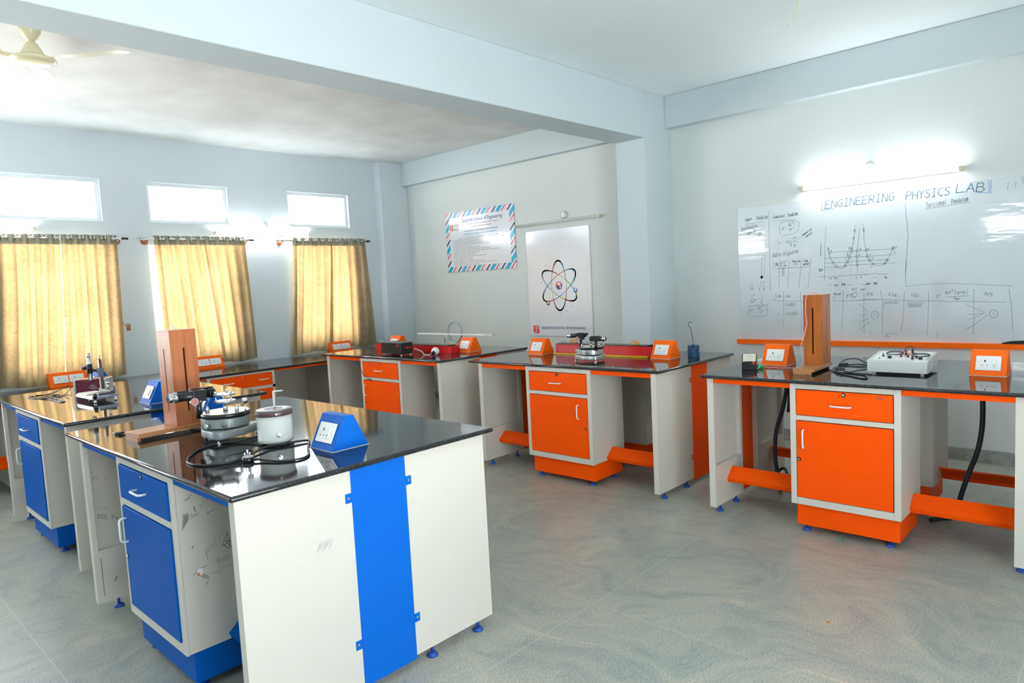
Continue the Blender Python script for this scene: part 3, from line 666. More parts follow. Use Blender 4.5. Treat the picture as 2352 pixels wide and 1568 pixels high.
WB_TEXT=[('ENGINEERING', 3.661, 2.019, 4.191, 2.027, 0.062, 1), ('PHYSICS', 4.267, 2.02, 4.566, 2.021, 0.061, 1), ('LAB', 4.6, 2.033, 4.787, 2.017, 0.065, 1), ('I-T', 4.907, 2.018, 4.972, 2.018, 0.041, 0), ('Torsional', 4.403, 1.942, 4.541, 1.956, 0.04, 0), ('Pendulum', 4.571, 1.955, 4.678, 1.964, 0.034, 0), ('Simple', 2.959, 1.978, 3.025, 1.989, 0.028, 0), ('Pendulum', 3.068, 1.985, 3.168, 1.988, 0.034, 0), ('Compound', 3.217, 1.98, 3.32, 1.986, 0.027, 0), ('Pendulum', 3.347, 1.983, 3.434, 1.991, 0.031, 0), ('Acceleration', 2.923, 1.897, 3.077, 1.918, 0.038, 0), ('due to', 2.978, 1.86, 3.059, 1.881, 0.021, 0), ('(g)', 3.069, 1.842, 3.119, 1.851, 0.035, 0), ('g=', 3.294, 1.877, 3.325, 1.884, 0.024, 0), ('4~^l', 3.349, 1.896, 3.41, 1.9, 0.033, 0), ('T^', 3.358, 1.848, 3.385, 1.852, 0.023, 0), ('T=', 3.254, 1.744, 3.292, 1.744, 0.027, 0), ('2~', 3.326, 1.752, 3.36, 1.756, 0.024, 0), ('I', 3.396, 1.77, 3.414, 1.776, 0.024, 0), ('g', 3.393, 1.723, 3.414, 1.725, 0.027, 0), ('moment of', 3.471, 1.808, 3.55, 1.854, 0.016, 0), ('inertia', 3.494, 1.789, 3.55, 1.821, 0.017, 0), ('Radius of', 3.21, 1.64, 3.328, 1.653, 0.038, 0), ('Gyration', 3.335, 1.643, 3.433, 1.67, 0.034, 0), ('S.No', 3.209, 1.561, 3.257, 1.562, 0.035, 0), ('Dist', 3.275, 1.578, 3.33, 1.585, 0.024, 0), ('h cm', 3.278, 1.554, 3.326, 1.555, 0.02, 0), ('Pend len', 3.378, 1.586, 3.448, 1.585, 0.02, 0), ('(l)', 3.391, 1.558, 3.424, 1.557, 0.023, 0), ('Time', 3.474, 1.583, 3.514, 1.584, 0.02, 0), ('period', 3.474, 1.557, 3.52, 1.559, 0.018, 0), ('45', 3.288, 1.522, 3.312, 1.525, 0.017, 0), ('40', 3.287, 1.498, 3.312, 1.501, 0.015, 0), ('35', 3.29, 1.471, 3.311, 1.473, 0.017, 0), ('45 40', 3.685, 1.426, 3.752, 1.426, 0.012, 0), ('0', 3.897, 1.425, 3.906, 1.426, 0.009, 0), ('5', 3.936, 1.426, 3.944, 1.427, 0.01, 0), ('45', 4.112, 1.416, 4.13, 1.416, 0.011, 0), ('A', 3.988, 1.649, 3.998, 1.649, 0.021, 0), ('B', 3.846, 1.666, 3.859, 1.667, 0.018, 0), ('G', 3.927, 1.654, 3.94, 1.655, 0.011, 0), ('C', 4.191, 1.652, 4.203, 1.654, 0.014, 0), ('D', 3.701, 1.656, 3.712, 1.657, 0.011, 0), ('G', 3.922, 1.609, 3.931, 1.609, 0.011, 0), ('A', 4.0, 1.608, 4.01, 1.608, 0.011, 0), ('B', 3.83, 1.61, 3.843, 1.611, 0.028, 0), ('E', 4.02, 1.573, 4.029, 1.573, 0.013, 0), ('F', 4.016, 1.506, 4.026, 1.507, 0.016, 0), ('C', 3.817, 1.574, 3.828, 1.576, 0.016, 0), ('C', 4.183, 1.609, 4.191, 1.611, 0.013, 0), ('Tmin', 3.601, 1.492, 3.638, 1.5, 0.029, 0), ('Time period', 3.619, 1.619, 3.624, 1.722, 0.014, 0), ('one', 3.727, 1.369, 3.76, 1.368, 0.013, 0), ('Side', 3.782, 1.37, 3.815, 1.371, 0.021, 0), ('other', 3.975, 1.369, 4.009, 1.371, 0.016, 0), ('Side', 4.032, 1.371, 4.057, 1.371, 0.018, 0), ('Dist', 3.867, 1.325, 3.905, 1.329, 0.021, 0), ('(cm)', 3.931, 1.326, 3.969, 1.328, 0.011, 0), ('T', 3.001, 1.402, 3.019, 1.404, 0.023, 0), ('2~', 2.988, 1.355, 3.027, 1.358, 0.02, 0), ('=', 3.054, 1.389, 3.066, 1.389, 0.017, 0), ('l', 3.115, 1.389, 3.124, 1.39, 0.023, 0), ('g', 3.112, 1.35, 3.129, 1.352, 0.022, 0), ('T^', 3.001, 1.275, 3.04, 1.283, 0.029, 0), ('4~^', 2.991, 1.235, 3.048, 1.238, 0.023, 0), ('=', 3.071, 1.268, 3.081, 1.269, 0.017, 0), ('l', 3.101, 1.276, 3.11, 1.276, 0.025, 0), ('g', 3.092, 1.238, 3.109, 1.241, 0.021, 0), ('g=', 2.98, 1.159, 3.028, 1.167, 0.026, 0), ('4~^l', 3.061, 1.181, 3.137, 1.186, 0.026, 0), ('T^', 3.075, 1.127, 3.11, 1.132, 0.026, 0), ('S.No', 3.222, 1.281, 3.279, 1.283, 0.026, 0), ('Line', 3.315, 1.282, 3.357, 1.284, 0.022, 0), ('1', 3.252, 1.216, 3.258, 1.216, 0.017, 0), ('CAGBD', 3.308, 1.204, 3.4, 1.208, 0.023, 0), ('2', 3.248, 1.126, 3.258, 1.125, 0.019, 0), ('CAGBD', 3.321, 1.125, 3.426, 1.129, 0.024, 0), ('1', 3.241, 1.055, 3.247, 1.055, 0.022, 0), ('Period', 3.722, 1.288, 3.777, 1.292, 0.021, 0), ('T)', 3.709, 1.256, 3.739, 1.258, 0.019, 0), ('g=4~^l', 3.822, 1.275, 3.91, 1.288, 0.024, 0), ('T^', 3.866, 1.247, 3.898, 1.252, 0.02, 0), ('Avg', 3.978, 1.279, 4.025, 1.285, 0.028, 0), ('1', 4.035, 1.109, 4.041, 1.109, 0.024, 0), ('k(a)', 4.143, 1.274, 4.214, 1.263, 0.029, 0), ('AGXGD', 4.111, 1.207, 4.214, 1.21, 0.024, 0), ('k(b)', 4.303, 1.267, 4.356, 1.254, 0.028, 0), ('BGXGC', 4.293, 1.181, 4.379, 1.183, 0.022, 0), ('g=', 4.472, 1.254, 4.508, 1.259, 0.028, 0), ('4~^(a+b)', 4.53, 1.275, 4.686, 1.276, 0.028, 0), ('T^min', 4.584, 1.232, 4.626, 1.231, 0.019, 0), ('Avg', 4.782, 1.26, 4.833, 1.262, 0.027, 0), ('1', 4.838, 1.115, 4.842, 1.114, 0.022, 0), ('Ay', 4.115, 0.939, 4.147, 0.94, 0.021, 0)]
WB_LINES=[(2, 1, [(3.643, 2.093), (3.632, 2.009), (3.735, 2.011)]), (2, 1, [(4.735, 2.016), (4.805, 2.008), (4.803, 2.099)]), (2, 1, [(4.819, 2.097), (4.814, 1.997)]), (0, 1, [(5.001, 2.097), (5.004, 2.046)]), (0, 1, [(4.397, 1.934), (4.691, 1.955)]), (0, 1, [(2.969, 1.956), (3.139, 1.967)]), (0, 1, [(3.216, 1.959), (3.421, 1.956)]), (0, 1, [(3.18, 2.049), (3.179, 1.832), (3.18, 1.521), (3.18, 1.34)]), (0, 1, [(3.349, 1.875), (3.406, 1.884)]), (0, 1, [(3.276, 1.831), (3.272, 1.899), (3.285, 1.936), (3.347, 1.948), (3.427, 1.942), (3.445, 1.923), (3.436, 1.864), (3.412, 1.836), (3.293, 1.823)]), (0, 1, [(3.364, 1.756), (3.37, 1.725), (3.381, 1.795), (3.428, 1.805)]), (0, 1, [(3.391, 1.764), (3.428, 1.766)]), (0, 1, [(3.428, 1.781), (3.455, 1.802)]), (0, 1, [(3.108, 1.671), (3.102, 1.476)]), (0, 1, [(3.139, 1.676), (3.132, 1.614)]), (0, 1, [(3.132, 1.6), (3.13, 1.583)]), (0, 1, [(3.134, 1.565), (3.129, 1.492)]), (0, 3, [(3.097, 1.472), (3.104, 1.481), (3.113, 1.474), (3.111, 1.463), (3.101, 1.46), (3.097, 1.467), (3.107, 1.474), (3.104, 1.463)]), (0, 1, [(3.201, 1.549), (3.222, 1.541), (3.526, 1.536)]), (0, 1, [(3.266, 1.599), (3.259, 1.372)]), (0, 1, [(3.354, 1.604), (3.335, 1.369)]), (0, 1, [(3.462, 1.608), (3.432, 1.363)]), (0, 1, [(3.539, 1.604), (3.511, 1.36)]), (0, 1, [(3.665, 1.865), (3.655, 1.692), (3.651, 1.551), (3.647, 1.42)]), (0, 1, [(3.608, 1.449), (3.687, 1.446), (3.842, 1.451), (3.97, 1.455), (4.032, 1.456), (4.138, 1.448)]), (0, 1, [(3.682, 1.694), (3.69, 1.652), (3.698, 1.609), (3.715, 1.571), (3.737, 1.537), (3.759, 1.52), (3.781, 1.511), (3.803, 1.52), (3.821, 1.542), (3.838, 1.573), (3.852, 1.604), (3.865, 1.649), (3.876, 1.694), (3.883, 1.748), (3.892, 1.815), (3.898, 1.862)]), (0, 1, [(3.955, 1.865), (3.96, 1.813), (3.962, 1.737), (3.969, 1.691), (3.977, 1.648), (3.985, 1.604), (4.004, 1.567), (4.028, 1.537), (4.053, 1.523), (4.078, 1.518), (4.098, 1.524), (4.118, 1.538), (4.135, 1.564), (4.155, 1.607), (4.171, 1.65), (4.18, 1.669)]), (0, 1, [(3.701, 1.649), (3.787, 1.652), (3.908, 1.648), (4.033, 1.648), (4.187, 1.646)]), (0, 1, [(3.651, 1.605), (3.778, 1.602), (3.865, 1.602), (3.983, 1.598), (4.074, 1.6), (4.177, 1.602)]), (0, 1, [(3.652, 1.565), (3.821, 1.56), (3.907, 1.566), (4.004, 1.565), (4.147, 1.562)]), (0, 1, [(3.651, 1.527), (3.777, 1.528), (3.864, 1.535), (4.033, 1.536), (4.198, 1.536)]), (0, 1, [(3.93, 1.834), (3.917, 1.709), (3.908, 1.646), (3.905, 1.582), (3.909, 1.532), (3.905, 1.468)]), (0, 1, [(3.698, 1.646), (3.696, 1.638), (3.689, 1.635), (3.683, 1.639), (3.681, 1.648), (3.683, 1.656), (3.69, 1.659), (3.696, 1.655), (3.698, 1.646)]), (0, 1, [(3.689, 1.682), (3.687, 1.676), (3.682, 1.673), (3.677, 1.676), (3.675, 1.683), (3.677, 1.69), (3.682, 1.692), (3.687, 1.689), (3.689, 1.682)]), (0, 1, [(3.73, 1.563), (3.727, 1.554), (3.72, 1.551), (3.713, 1.555), (3.71, 1.564), (3.713, 1.573), (3.72, 1.576), (3.727, 1.572), (3.73, 1.563)]), (0, 1, [(3.876, 1.65), (3.873, 1.64), (3.865, 1.636), (3.857, 1.641), (3.854, 1.652), (3.857, 1.662), (3.865, 1.666), (3.873, 1.661), (3.876, 1.65)]), (0, 1, [(3.877, 1.671), (3.875, 1.664), (3.87, 1.662), (3.865, 1.665), (3.863, 1.672), (3.866, 1.678), (3.87, 1.68), (3.875, 1.677), (3.877, 1.671)]), (0, 1, [(3.897, 1.815), (3.895, 1.81), (3.891, 1.808), (3.887, 1.811), (3.885, 1.816), (3.887, 1.822), (3.891, 1.824), (3.896, 1.821), (3.897, 1.815)]), (0, 1, [(3.889, 1.754), (3.887, 1.749), (3.883, 1.747), (3.879, 1.749), (3.877, 1.755), (3.879, 1.76), (3.883, 1.762), (3.887, 1.76), (3.889, 1.754)]), (0, 1, [(3.861, 1.601), (3.858, 1.592), (3.852, 1.589), (3.845, 1.593), (3.842, 1.602), (3.845, 1.611), (3.852, 1.614), (3.858, 1.61), (3.861, 1.601)]), (0, 1, [(3.844, 1.563), (3.842, 1.556), (3.836, 1.553), (3.831, 1.557), (3.828, 1.564), (3.831, 1.571), (3.836, 1.574), (3.842, 1.571), (3.844, 1.563)]), (0, 1, [(3.824, 1.53), (3.821, 1.521), (3.814, 1.518), (3.807, 1.522), (3.805, 1.531), (3.807, 1.54), (3.814, 1.543), (3.821, 1.539), (3.824, 1.53)]), (0, 1, [(3.754, 1.531), (3.751, 1.523), (3.744, 1.519), (3.737, 1.523), (3.734, 1.533), (3.737, 1.541), (3.744, 1.545), (3.751, 1.541), (3.754, 1.531)]), (0, 1, [(3.92, 1.65), (3.917, 1.64), (3.91, 1.637), (3.903, 1.641), (3.9, 1.651), (3.903, 1.66), (3.91, 1.664), (3.917, 1.659), (3.92, 1.65)]), (0, 1, [(3.915, 1.602), (3.912, 1.594), (3.905, 1.59), (3.899, 1.594), (3.896, 1.603), (3.899, 1.612), (3.905, 1.615), (3.912, 1.611), (3.915, 1.602)]), (0, 1, [(3.919, 1.566), (3.916, 1.557), (3.909, 1.554), (3.902, 1.558), (3.9, 1.567), (3.903, 1.575), (3.909, 1.579), (3.916, 1.575), (3.919, 1.566)]), (0, 1, [(3.917, 1.533), (3.915, 1.525), (3.909, 1.522), (3.903, 1.525), (3.9, 1.533), (3.903, 1.541), (3.909, 1.544), (3.915, 1.541), (3.917, 1.533)]), (0, 1, [(3.967, 1.813), (3.965, 1.806), (3.96, 1.803), (3.954, 1.807), (3.952, 1.814), (3.954, 1.821), (3.96, 1.823), (3.965, 1.82), (3.967, 1.813)]), (0, 1, [(3.985, 1.649), (3.982, 1.641), (3.976, 1.638), (3.969, 1.642), (3.967, 1.651), (3.97, 1.659), (3.976, 1.663), (3.983, 1.658), (3.985, 1.649)]), (0, 1, [(3.992, 1.597), (3.99, 1.589), (3.984, 1.587), (3.978, 1.59), (3.976, 1.598), (3.978, 1.606), (3.984, 1.609), (3.99, 1.605), (3.992, 1.597)]), (0, 1, [(4.01, 1.565), (4.008, 1.557), (4.002, 1.554), (3.996, 1.558), (3.993, 1.566), (3.996, 1.573), (4.002, 1.576), (4.008, 1.573), (4.01, 1.565)]), (0, 1, [(4.035, 1.536), (4.033, 1.53), (4.028, 1.528), (4.024, 1.531), (4.022, 1.537), (4.024, 1.543), (4.029, 1.546), (4.033, 1.543), (4.035, 1.536)]), (0, 1, [(4.124, 1.536), (4.122, 1.529), (4.116, 1.526), (4.111, 1.529), (4.109, 1.536), (4.111, 1.543), (4.116, 1.546), (4.122, 1.543), (4.124, 1.536)]), (0, 1, [(4.139, 1.561), (4.137, 1.555), (4.133, 1.553), (4.128, 1.556), (4.126, 1.562), (4.128, 1.568), (4.133, 1.571), (4.137, 1.568), (4.139, 1.561)]), (0, 1, [(4.181, 1.653), (4.179, 1.647), (4.174, 1.645), (4.17, 1.648), (4.168, 1.654), (4.17, 1.66), (4.174, 1.662), (4.179, 1.66), (4.181, 1.653)]), (0, 1, [(3.864, 1.585), (3.863, 1.574)]), (0, 1, [(3.863, 1.548), (3.863, 1.537)]), (0, 1, [(3.863, 1.516), (3.862, 1.505)]), (0, 1, [(3.863, 1.489), (3.862, 1.477)]), (0, 1, [(3.656, 1.506), (3.665, 1.507)]), (0, 1, [(3.672, 1.505), (3.681, 1.506)]), (0, 1, [(3.69, 1.505), (3.699, 1.505)]), (0, 1, [(3.71, 1.503), (3.719, 1.504)]), (0, 1, [(3.732, 1.502), (3.741, 1.503)]), (0, 1, [(3.9, 1.453), (3.899, 1.444)]), (0, 1, [(3.936, 1.451), (3.935, 1.442)]), (0, 1, [(3.97, 1.449), (3.969, 1.44)]), (0, 1, [(4.118, 1.443), (4.117, 1.434)]), (0, 1, [(4.028, 1.426), (4.057, 1.426)]), (0, 1, [(3.666, 1.377), (3.704, 1.376)]), (0, 1, [(3.83, 1.371), (3.873, 1.369)]), (0, 1, [(3.942, 1.372), (3.975, 1.371)]), (0, 1, [(2.985, 1.388), (3.032, 1.391)]), (0, 1, [(3.073, 1.374), (3.082, 1.352), (3.096, 1.424), (3.139, 1.428)]), (0, 1, [(3.108, 1.383), (3.138, 1.384)]), (0, 1, [(2.991, 1.269), (3.051, 1.271)]), (0, 1, [(3.089, 1.268), (3.113, 1.27)]), (0, 1, [(3.059, 1.17), (3.147, 1.171)]), (0, 1, [(2.978, 1.209), (3.155, 1.221), (3.146, 1.126), (3.136, 1.118), (3.063, 1.112), (2.979, 1.117), (2.965, 1.13), (2.978, 1.209)]), (0, 1, [(3.194, 1.263), (3.233, 1.253), (3.306, 1.247), (3.471, 1.246)]), (0, 1, [(3.298, 1.33), (3.297, 1.209), (3.298, 1.108), (3.286, 1.021)]), (0, 1, [(3.445, 1.32), (3.452, 1.152), (3.447, 0.961)]), (0, 1, [(3.704, 1.242), (3.752, 1.241)]), (0, 1, [(3.764, 1.24), (3.856, 1.24), (4.071, 1.247)]), (0, 1, [(3.798, 1.326), (3.791, 1.149), (3.78, 0.997)]), (0, 1, [(3.847, 1.276), (3.91, 1.276)]), (0, 1, [(3.958, 1.305), (3.955, 1.147), (3.957, 0.972)]), (0, 1, [(3.916, 1.218), (3.953, 1.186), (3.986, 1.149)]), (0, 1, [(3.921, 1.113), (3.981, 1.13)]), (0, 1, [(3.923, 1.061), (3.986, 1.091)]), (0, 1, [(3.917, 1.0), (3.962, 1.03), (3.994, 1.066)]), (0, 1, [(4.066, 1.12), (4.062, 1.105), (4.053, 1.093), (4.039, 1.089), (4.025, 1.093), (4.016, 1.105), (4.012, 1.121), (4.016, 1.137), (4.026, 1.148), (4.039, 1.152), (4.053, 1.148), (4.063, 1.136), (4.066, 1.12)]), (0, 1, [(4.081, 1.319), (4.095, 1.249), (4.098, 1.143), (4.092, 0.974)]), (0, 1, [(3.873, 1.24), (3.984, 1.248), (4.103, 1.247), (4.198, 1.242), (4.25, 1.235), (4.401, 1.228), (4.546, 1.221), (4.911, 1.21)]), (0, 1, [(4.252, 1.303), (4.25, 1.199), (4.244, 1.083), (4.229, 0.985)]), (0, 1, [(4.104, 1.173), (4.106, 1.234)]), (0, 1, [(4.283, 1.18), (4.284, 1.215), (4.393, 1.215)]), (0, 1, [(4.421, 1.3), (4.421, 1.196), (4.416, 1.055), (4.411, 0.964)]), (0, 1, [(4.533, 1.255), (4.594, 1.258), (4.695, 1.26)]), (0, 1, [(4.715, 1.31), (4.716, 1.191), (4.718, 1.083), (4.711, 0.972)]), (0, 1, [(4.929, 1.303), (4.944, 1.188), (4.949, 1.082), (4.955, 1.008)]), (0, 1, [(4.669, 1.192), (4.742, 1.158), (4.787, 1.131)]), (0, 1, [(4.683, 1.122), (4.776, 1.128)]), (0, 1, [(4.676, 1.078), (4.733, 1.104), (4.776, 1.127)]), (0, 1, [(4.665, 1.016), (4.683, 1.017), (4.733, 1.055), (4.802, 1.117)]), (0, 1, [(4.865, 1.124), (4.862, 1.109), (4.852, 1.099), (4.839, 1.095), (4.826, 1.099), (4.816, 1.11), (4.812, 1.124), (4.816, 1.139), (4.825, 1.15), (4.839, 1.154), (4.852, 1.149), (4.862, 1.139), (4.865, 1.124)]), (0, 1, [(4.482, 0.987), (4.479, 0.931)]), (0, 1, [(4.121, 0.969), (4.207, 0.972)]), (0, 1, [(4.005, 0.994), (4.007, 0.952)]), (0, 1, [(4.962, 0.961), (4.957, 0.944)]), (0, 1, [(4.262, 1.986), (4.265, 1.925), (4.276, 1.822), (4.281, 1.746), (4.278, 1.695), (4.268, 1.543), (4.261, 1.457)]), (0, 1, [(4.267, 1.542), (4.261, 1.4), (4.267, 1.343), (4.326, 1.352), (4.45, 1.359), (4.546, 1.358), (4.732, 1.345), (4.949, 1.324)])]
# name, loc, panel W, D, worktop local rect, strip, cabinet
B = {}
def mk(key, x0, y0, W, D, wx0, wx1, wy0, wy1, m, mb_, st, cx, cw, label, rear, clabel, hs, rlabel=None):
    B[key] = bench(label, (x0, y0, 0), W, D, (wx0 - x0, wx1 - x0, wy0 - y0, wy1 - y0), m, mb_, st, rear, cx - x0, cw)
    c = cabinet(clabel, (cx, y0 - 0.004, 0), cw, m, None, 0, hs)
    if rlabel: cabinet(rlabel, (cx + cw, y0 + D + 0.004, 0), cw, m, None, math.pi, 'left')
    return c
C1 = mk('b1', 1.866, -1.532, 1.680, 1.124, 1.72, 3.578, -1.556, -0.367, M_BLUE, M_BLUEB, (0.438, 0.690), 2.418, 0.612, 'nearest lab bench, black granite top on cream and blue steel frame', False, 'cream pedestal cabinet with blue drawer and door under the nearest bench', 'left')
C2 = mk('b2', -0.290, -1.462, 1.645, 1.124, -0.436, 1.414, -1.487, -0.314, M_BLUE, M_BLUEB, (0.438, 0.690), 0.182, 0.608, 'blue trimmed lab bench behind the nearest one, by the left frame edge', False, 'cream pedestal cabinet with blue drawer and door at the left frame edge', 'left')
C3 = mk('b3', -0.600, 1.378, 1.800, 1.120, -0.645, 1.2296, 1.352, 2.4957, M_ORANGE, M_ORANGE, (0.475, 0.705), 0.012, 0.630, 'orange trimmed lab bench nearest the windows, carrying the black power supply', False, 'cream pedestal cabinet with scribbled orange drawer nearest the windows', 'left')
C4 = mk('b4', 1.572, 1.478, 1.706, 1.112, 1.467, 3.3115, 1.458, 2.585, M_ORANGE, M_ORANGE, (0.478, 0.712), 2.107, 0.628, 'orange trimmed lab bench in the middle of the back row, with the blue weights', True, 'cream pedestal cabinet under the middle orange bench, door handle on its right', 'right', 'rear pedestal cabinet turned away, behind under the middle orange bench')
C5 = mk('b5', 3.660, 1.455, 1.612, 1.105, 3.632, 5.400, 1.412, 2.590, M_ORANGE, M_ORANGE, (0.400, 0.640), 4.176, 0.574, 'orange trimmed lab bench on the right in front of the whiteboard', True, 'cream pedestal cabinet marked 100 under the bench before the whiteboard', 'left', 'rear pedestal cabinet turned away, behind under the bench before the whiteboard')

# scribbles and the sticker, each on the part that carries it
def child(o, name, k=0):
    c = [x for x in o.children if x.name.split('.')[0] == name]; return c[k]
d5 = child(C5, 'drawer'); mb = MB(); write(mb, '100', 0.449, 0.820, 0.490, 0.817, 0.016, 0.0022, 'y', -0.0068, jit=0.03); mb.build('pencil_writing', M_PENCIL, d5)
d3 = child(C3, 'drawer'); mb = MB(); write(mb, 'Bcomo', 0.13, 0.812, 0.29, 0.806, 0.018, 0.0028, 'y', -0.0068); mb.build('pencil_writing', mat('worn_ink', (0.40, 0.05, 0.02), 0.6), d3)
b1 = child(C1, 'body')
def onside(y, z): return (y + 1.536, z)
mb = MB(); S = 0.6125
def W_(t, y0, z0, y1, z1, h, wd): a = onside(y0, z0); b = onside(y1, z1); write(mb, t, a[0], a[1], b[0], b[1], h, wd, 'x', S)
W_('REDDY', -1.462, 0.470, -1.428, 0.436, 0.018, 0.0016); W_('C', -1.440, 0.425, -1.433, 0.424, 0.012, 0.0018)
mb.ribbon([onside(*p) for p in ((-1.366, 0.556), (-1.343, 0.606), (-1.334, 0.540), (-1.352, 0.575), (-1.332, 0.566), (-1.362, 0.558), (-1.338, 0.535))], 0.0022, 'x', S)
for (p, q, wd) in (((-1.496, 0.774), (-1.464, 0.790), 0.0016), ((-1.490, 0.770), (-1.470, 0.780), 0.002), ((-1.461, 0.740), (-1.457, 0.722), 0.0035), ((-1.414, 0.702), (-1.404, 0.706), 0.003), ((-1.400, 0.705), (-1.386, 0.711), 0.002), ((-1.455, 0.496), (-1.432, 0.500), 0.002), ((-1.482, 0.585), (-1.476, 0.590), 0.004), ((-1.420, 0.462), (-1.383, 0.462), 0.0014), ((-1.432, 0.560), (-1.426, 0.520), 0.0016), ((-1.390, 0.515), (-1.389, 0.495), 0.0022)):
    mb.ribbon([onside(*p), onside(*q)], wd, 'x', S)
for k in range(9): mb.ribbon([onside(-1.512 + 0.003 * k, 0.66 + 0.004 * k), onside(-1.502 + 0.0025 * k, 0.725 - 0.003 * (k % 3))], 0.0014, 'x', S)
mb.build('pencil_writing', M_PENCIL, b1)
mb = MB(); W_('Archana', -1.498, 0.690, -1.444, 0.706, 0.020, 0.0014); W_('NTS', -1.438, 0.722, -1.404, 0.748, 0.022, 0.0013); W_('ANTTT', -1.432, 0.540, -1.350, 0.590, 0.028, 0.0013); W_('Reddy', -1.390, 0.495, -1.338, 0.497, 0.024, 0.0013); W_('nita', -1.484, 0.475, -1.470, 0.483, 0.012, 0.0012)
mb.ribbon([onside(-1.385, 0.470), onside(-1.335, 0.472)], 0.0014, 'x', S)
mb.build('faint_writing', M_FAINT, b1)
mb = MB(); mb.box(S - 0.0005, S + 0.0012, *[q + 1.536 for q in (-1.470, -1.450)], 0.470, 0.496, 0.0)
mb.mi = 1; mb.prism([(0.066, 0.470), (0.076, 0.472), (0.072, 0.477), (0.075, 0.482), (0.069, 0.480), (0.066, 0.484)], 'x', S + 0.0012, S + 0.0016)
mb.build('sticker', [M_WHITEP, M_ORANGE], b1)
# writing inside the left end panel of the nearest bench, smudge on its right end
p = child(B['b1'], 'end_panel', 0)
mb = MB(); write(mb, 'EEE Po', 0.045, 0.470, 0.135, 0.440, 0.020, 0.002, 'x', 0.0125, 0.0)
write(mb, 'RSV', 0.035, 0.665, 0.075, 0.672, 0.018, 0.0012, 'x', 0.0125)
for (p0, q0) in (((0.03, 0.70), (0.04, 0.706)), ((0.09, 0.655), (0.098, 0.664)), ((0.05, 0.52), (0.062, 0.524)), ((0.066, 0.508), (0.10, 0.515)), ((0.02, 0.43), (0.024, 0.44))): mb.ribbon([p0, q0], 0.002, 'x', 0.0125)
for q0 in ((0.09, 0.16), (0.088, 0.152), (0.084, 0.146)): mb.disc(q0, 0.0035, 'x', 0.0405)
mb.ribbon([(0.030, 0.275), (0.030, 0.082)], 0.003, 'x', 0.0405)
mb.build('pencil_writing', M_PENCIL, p)
pr_ = [x for x in B['b1'].children if x.name.startswith('end_panel')][2]
mb = MB()
for k in range(10): mb.ribbon([(0.281 + 0.006 * k, 0.612 + 0.005 * (k % 4)), (0.292 + 0.006 * k, 0.640 + 0.004 * (k % 3))], 0.004, 'x', 1.6805)
mb.disc((0.373, 0.573), 0.002, 'x', 1.6805)
mb.build('smudge', mat('light_smudge', (0.47, 0.465, 0.44), 0.6), pr_)

# ------------------------------------------------------------------ counter along the windows
CX = -1.108
o = thing('window_counter', 'long black topped counter with orange apron running under the windows', 'counter')
MB().box(XW + 0.002, CX, YF + 0.3, 1.060, HC - 0.024, HC, 0.008, 3).build('worktop', M_GRAN, o)
MB().box(XW + 0.002, CX, 1.0615, 3.165, HC - 0.024, HC, 0.008, 3).build('worktop', M_GRAN, o)
for (a, b) in ((YF + 0.4, -1.302), (-1.26, 0.338), (1.058, 1.886), (1.93, 3.12)):
    MB().box(-1.142, -1.124, a, b, 0.731, 0.748, 0.001).build('apron', M_ORANGE, o)
MB().prism([(-1.20, 0.226), (-1.30, 0.31), (-1.31, 0.30), (-1.21, 0.214)], 'y', -3.2, -1.302).build('foot_rest', M_ORANGE, o)
MB().box(-1.950, -1.938, -1.26, 0.338, 0.05, 0.748).build('back_panel', M_CREAM, o)
MB().box(-1.950, -1.938, 1.058, 1.888, 0.05, 0.748).build('back_panel', M_CREAM, o)
for y in (-1.302, 1.888, 3.12):
    MB().box(-1.960, -1.125, y, y + 0.040, 0.045, 0.748).build('end_panel', M_CREAM, o)
    for x in (-1.88, -1.2): foot(x, y + 0.02, o, 0.045)
o = thing('pedestal_cabinet', 'wide cream cabinet with orange two handled drawer under the window counter', 'cabinet', (-1.124, 0.342, 0), math.pi / 2, 'pedestal cabinets under the benches')
W = 0.712
mb = MB().box(0, W, 0.012, 0.60, 0.17, 0.745)
for q in ((0, W, 0.730, 0.746), (0, W, 0.566, 0.596), (0, W, 0.17, 0.20)): mb.box(q[0], q[1], 0, 0.012, q[2], q[3])
mb.box(0, 0.028, 0, 0.012, 0.2, 0.73).box(W - 0.028, W, 0, 0.012, 0.2, 0.73); mb.build('body', M_CREAM, o)
MB().box(0.02, W - 0.02, 0.03, 0.58, 0.042, 0.17).build('plinth', M_ORANGE, o)
d = MB().box(0.030, W - 0.030, -0.006, 0.008, 0.598, 0.728, 0.002).build('drawer', M_ORANGE, o)
for c in (0.203, 0.583): u_handle((c - 0.052, -0.006, 0.664), (c + 0.052, -0.006, 0.664), (0, -0.03, 0)).build('handle', M_HANDLE, d)
lock(MB(), W / 2, 0.714, 0).build('lock', M_CHROME, d)
for a, b, hx in ((0.030, W / 2 - 0.002, W / 2 - 0.04), (W / 2 + 0.002, W - 0.030, W / 2 + 0.04)):
    d = MB().box(a, b, -0.006, 0.008, 0.204, 0.563, 0.002).build('door', M_ORANGE, o)
    u_handle((hx, -0.006, 0.40), (hx, -0.006, 0.50), (0, -0.03, 0)).build('handle', M_HANDLE, d)

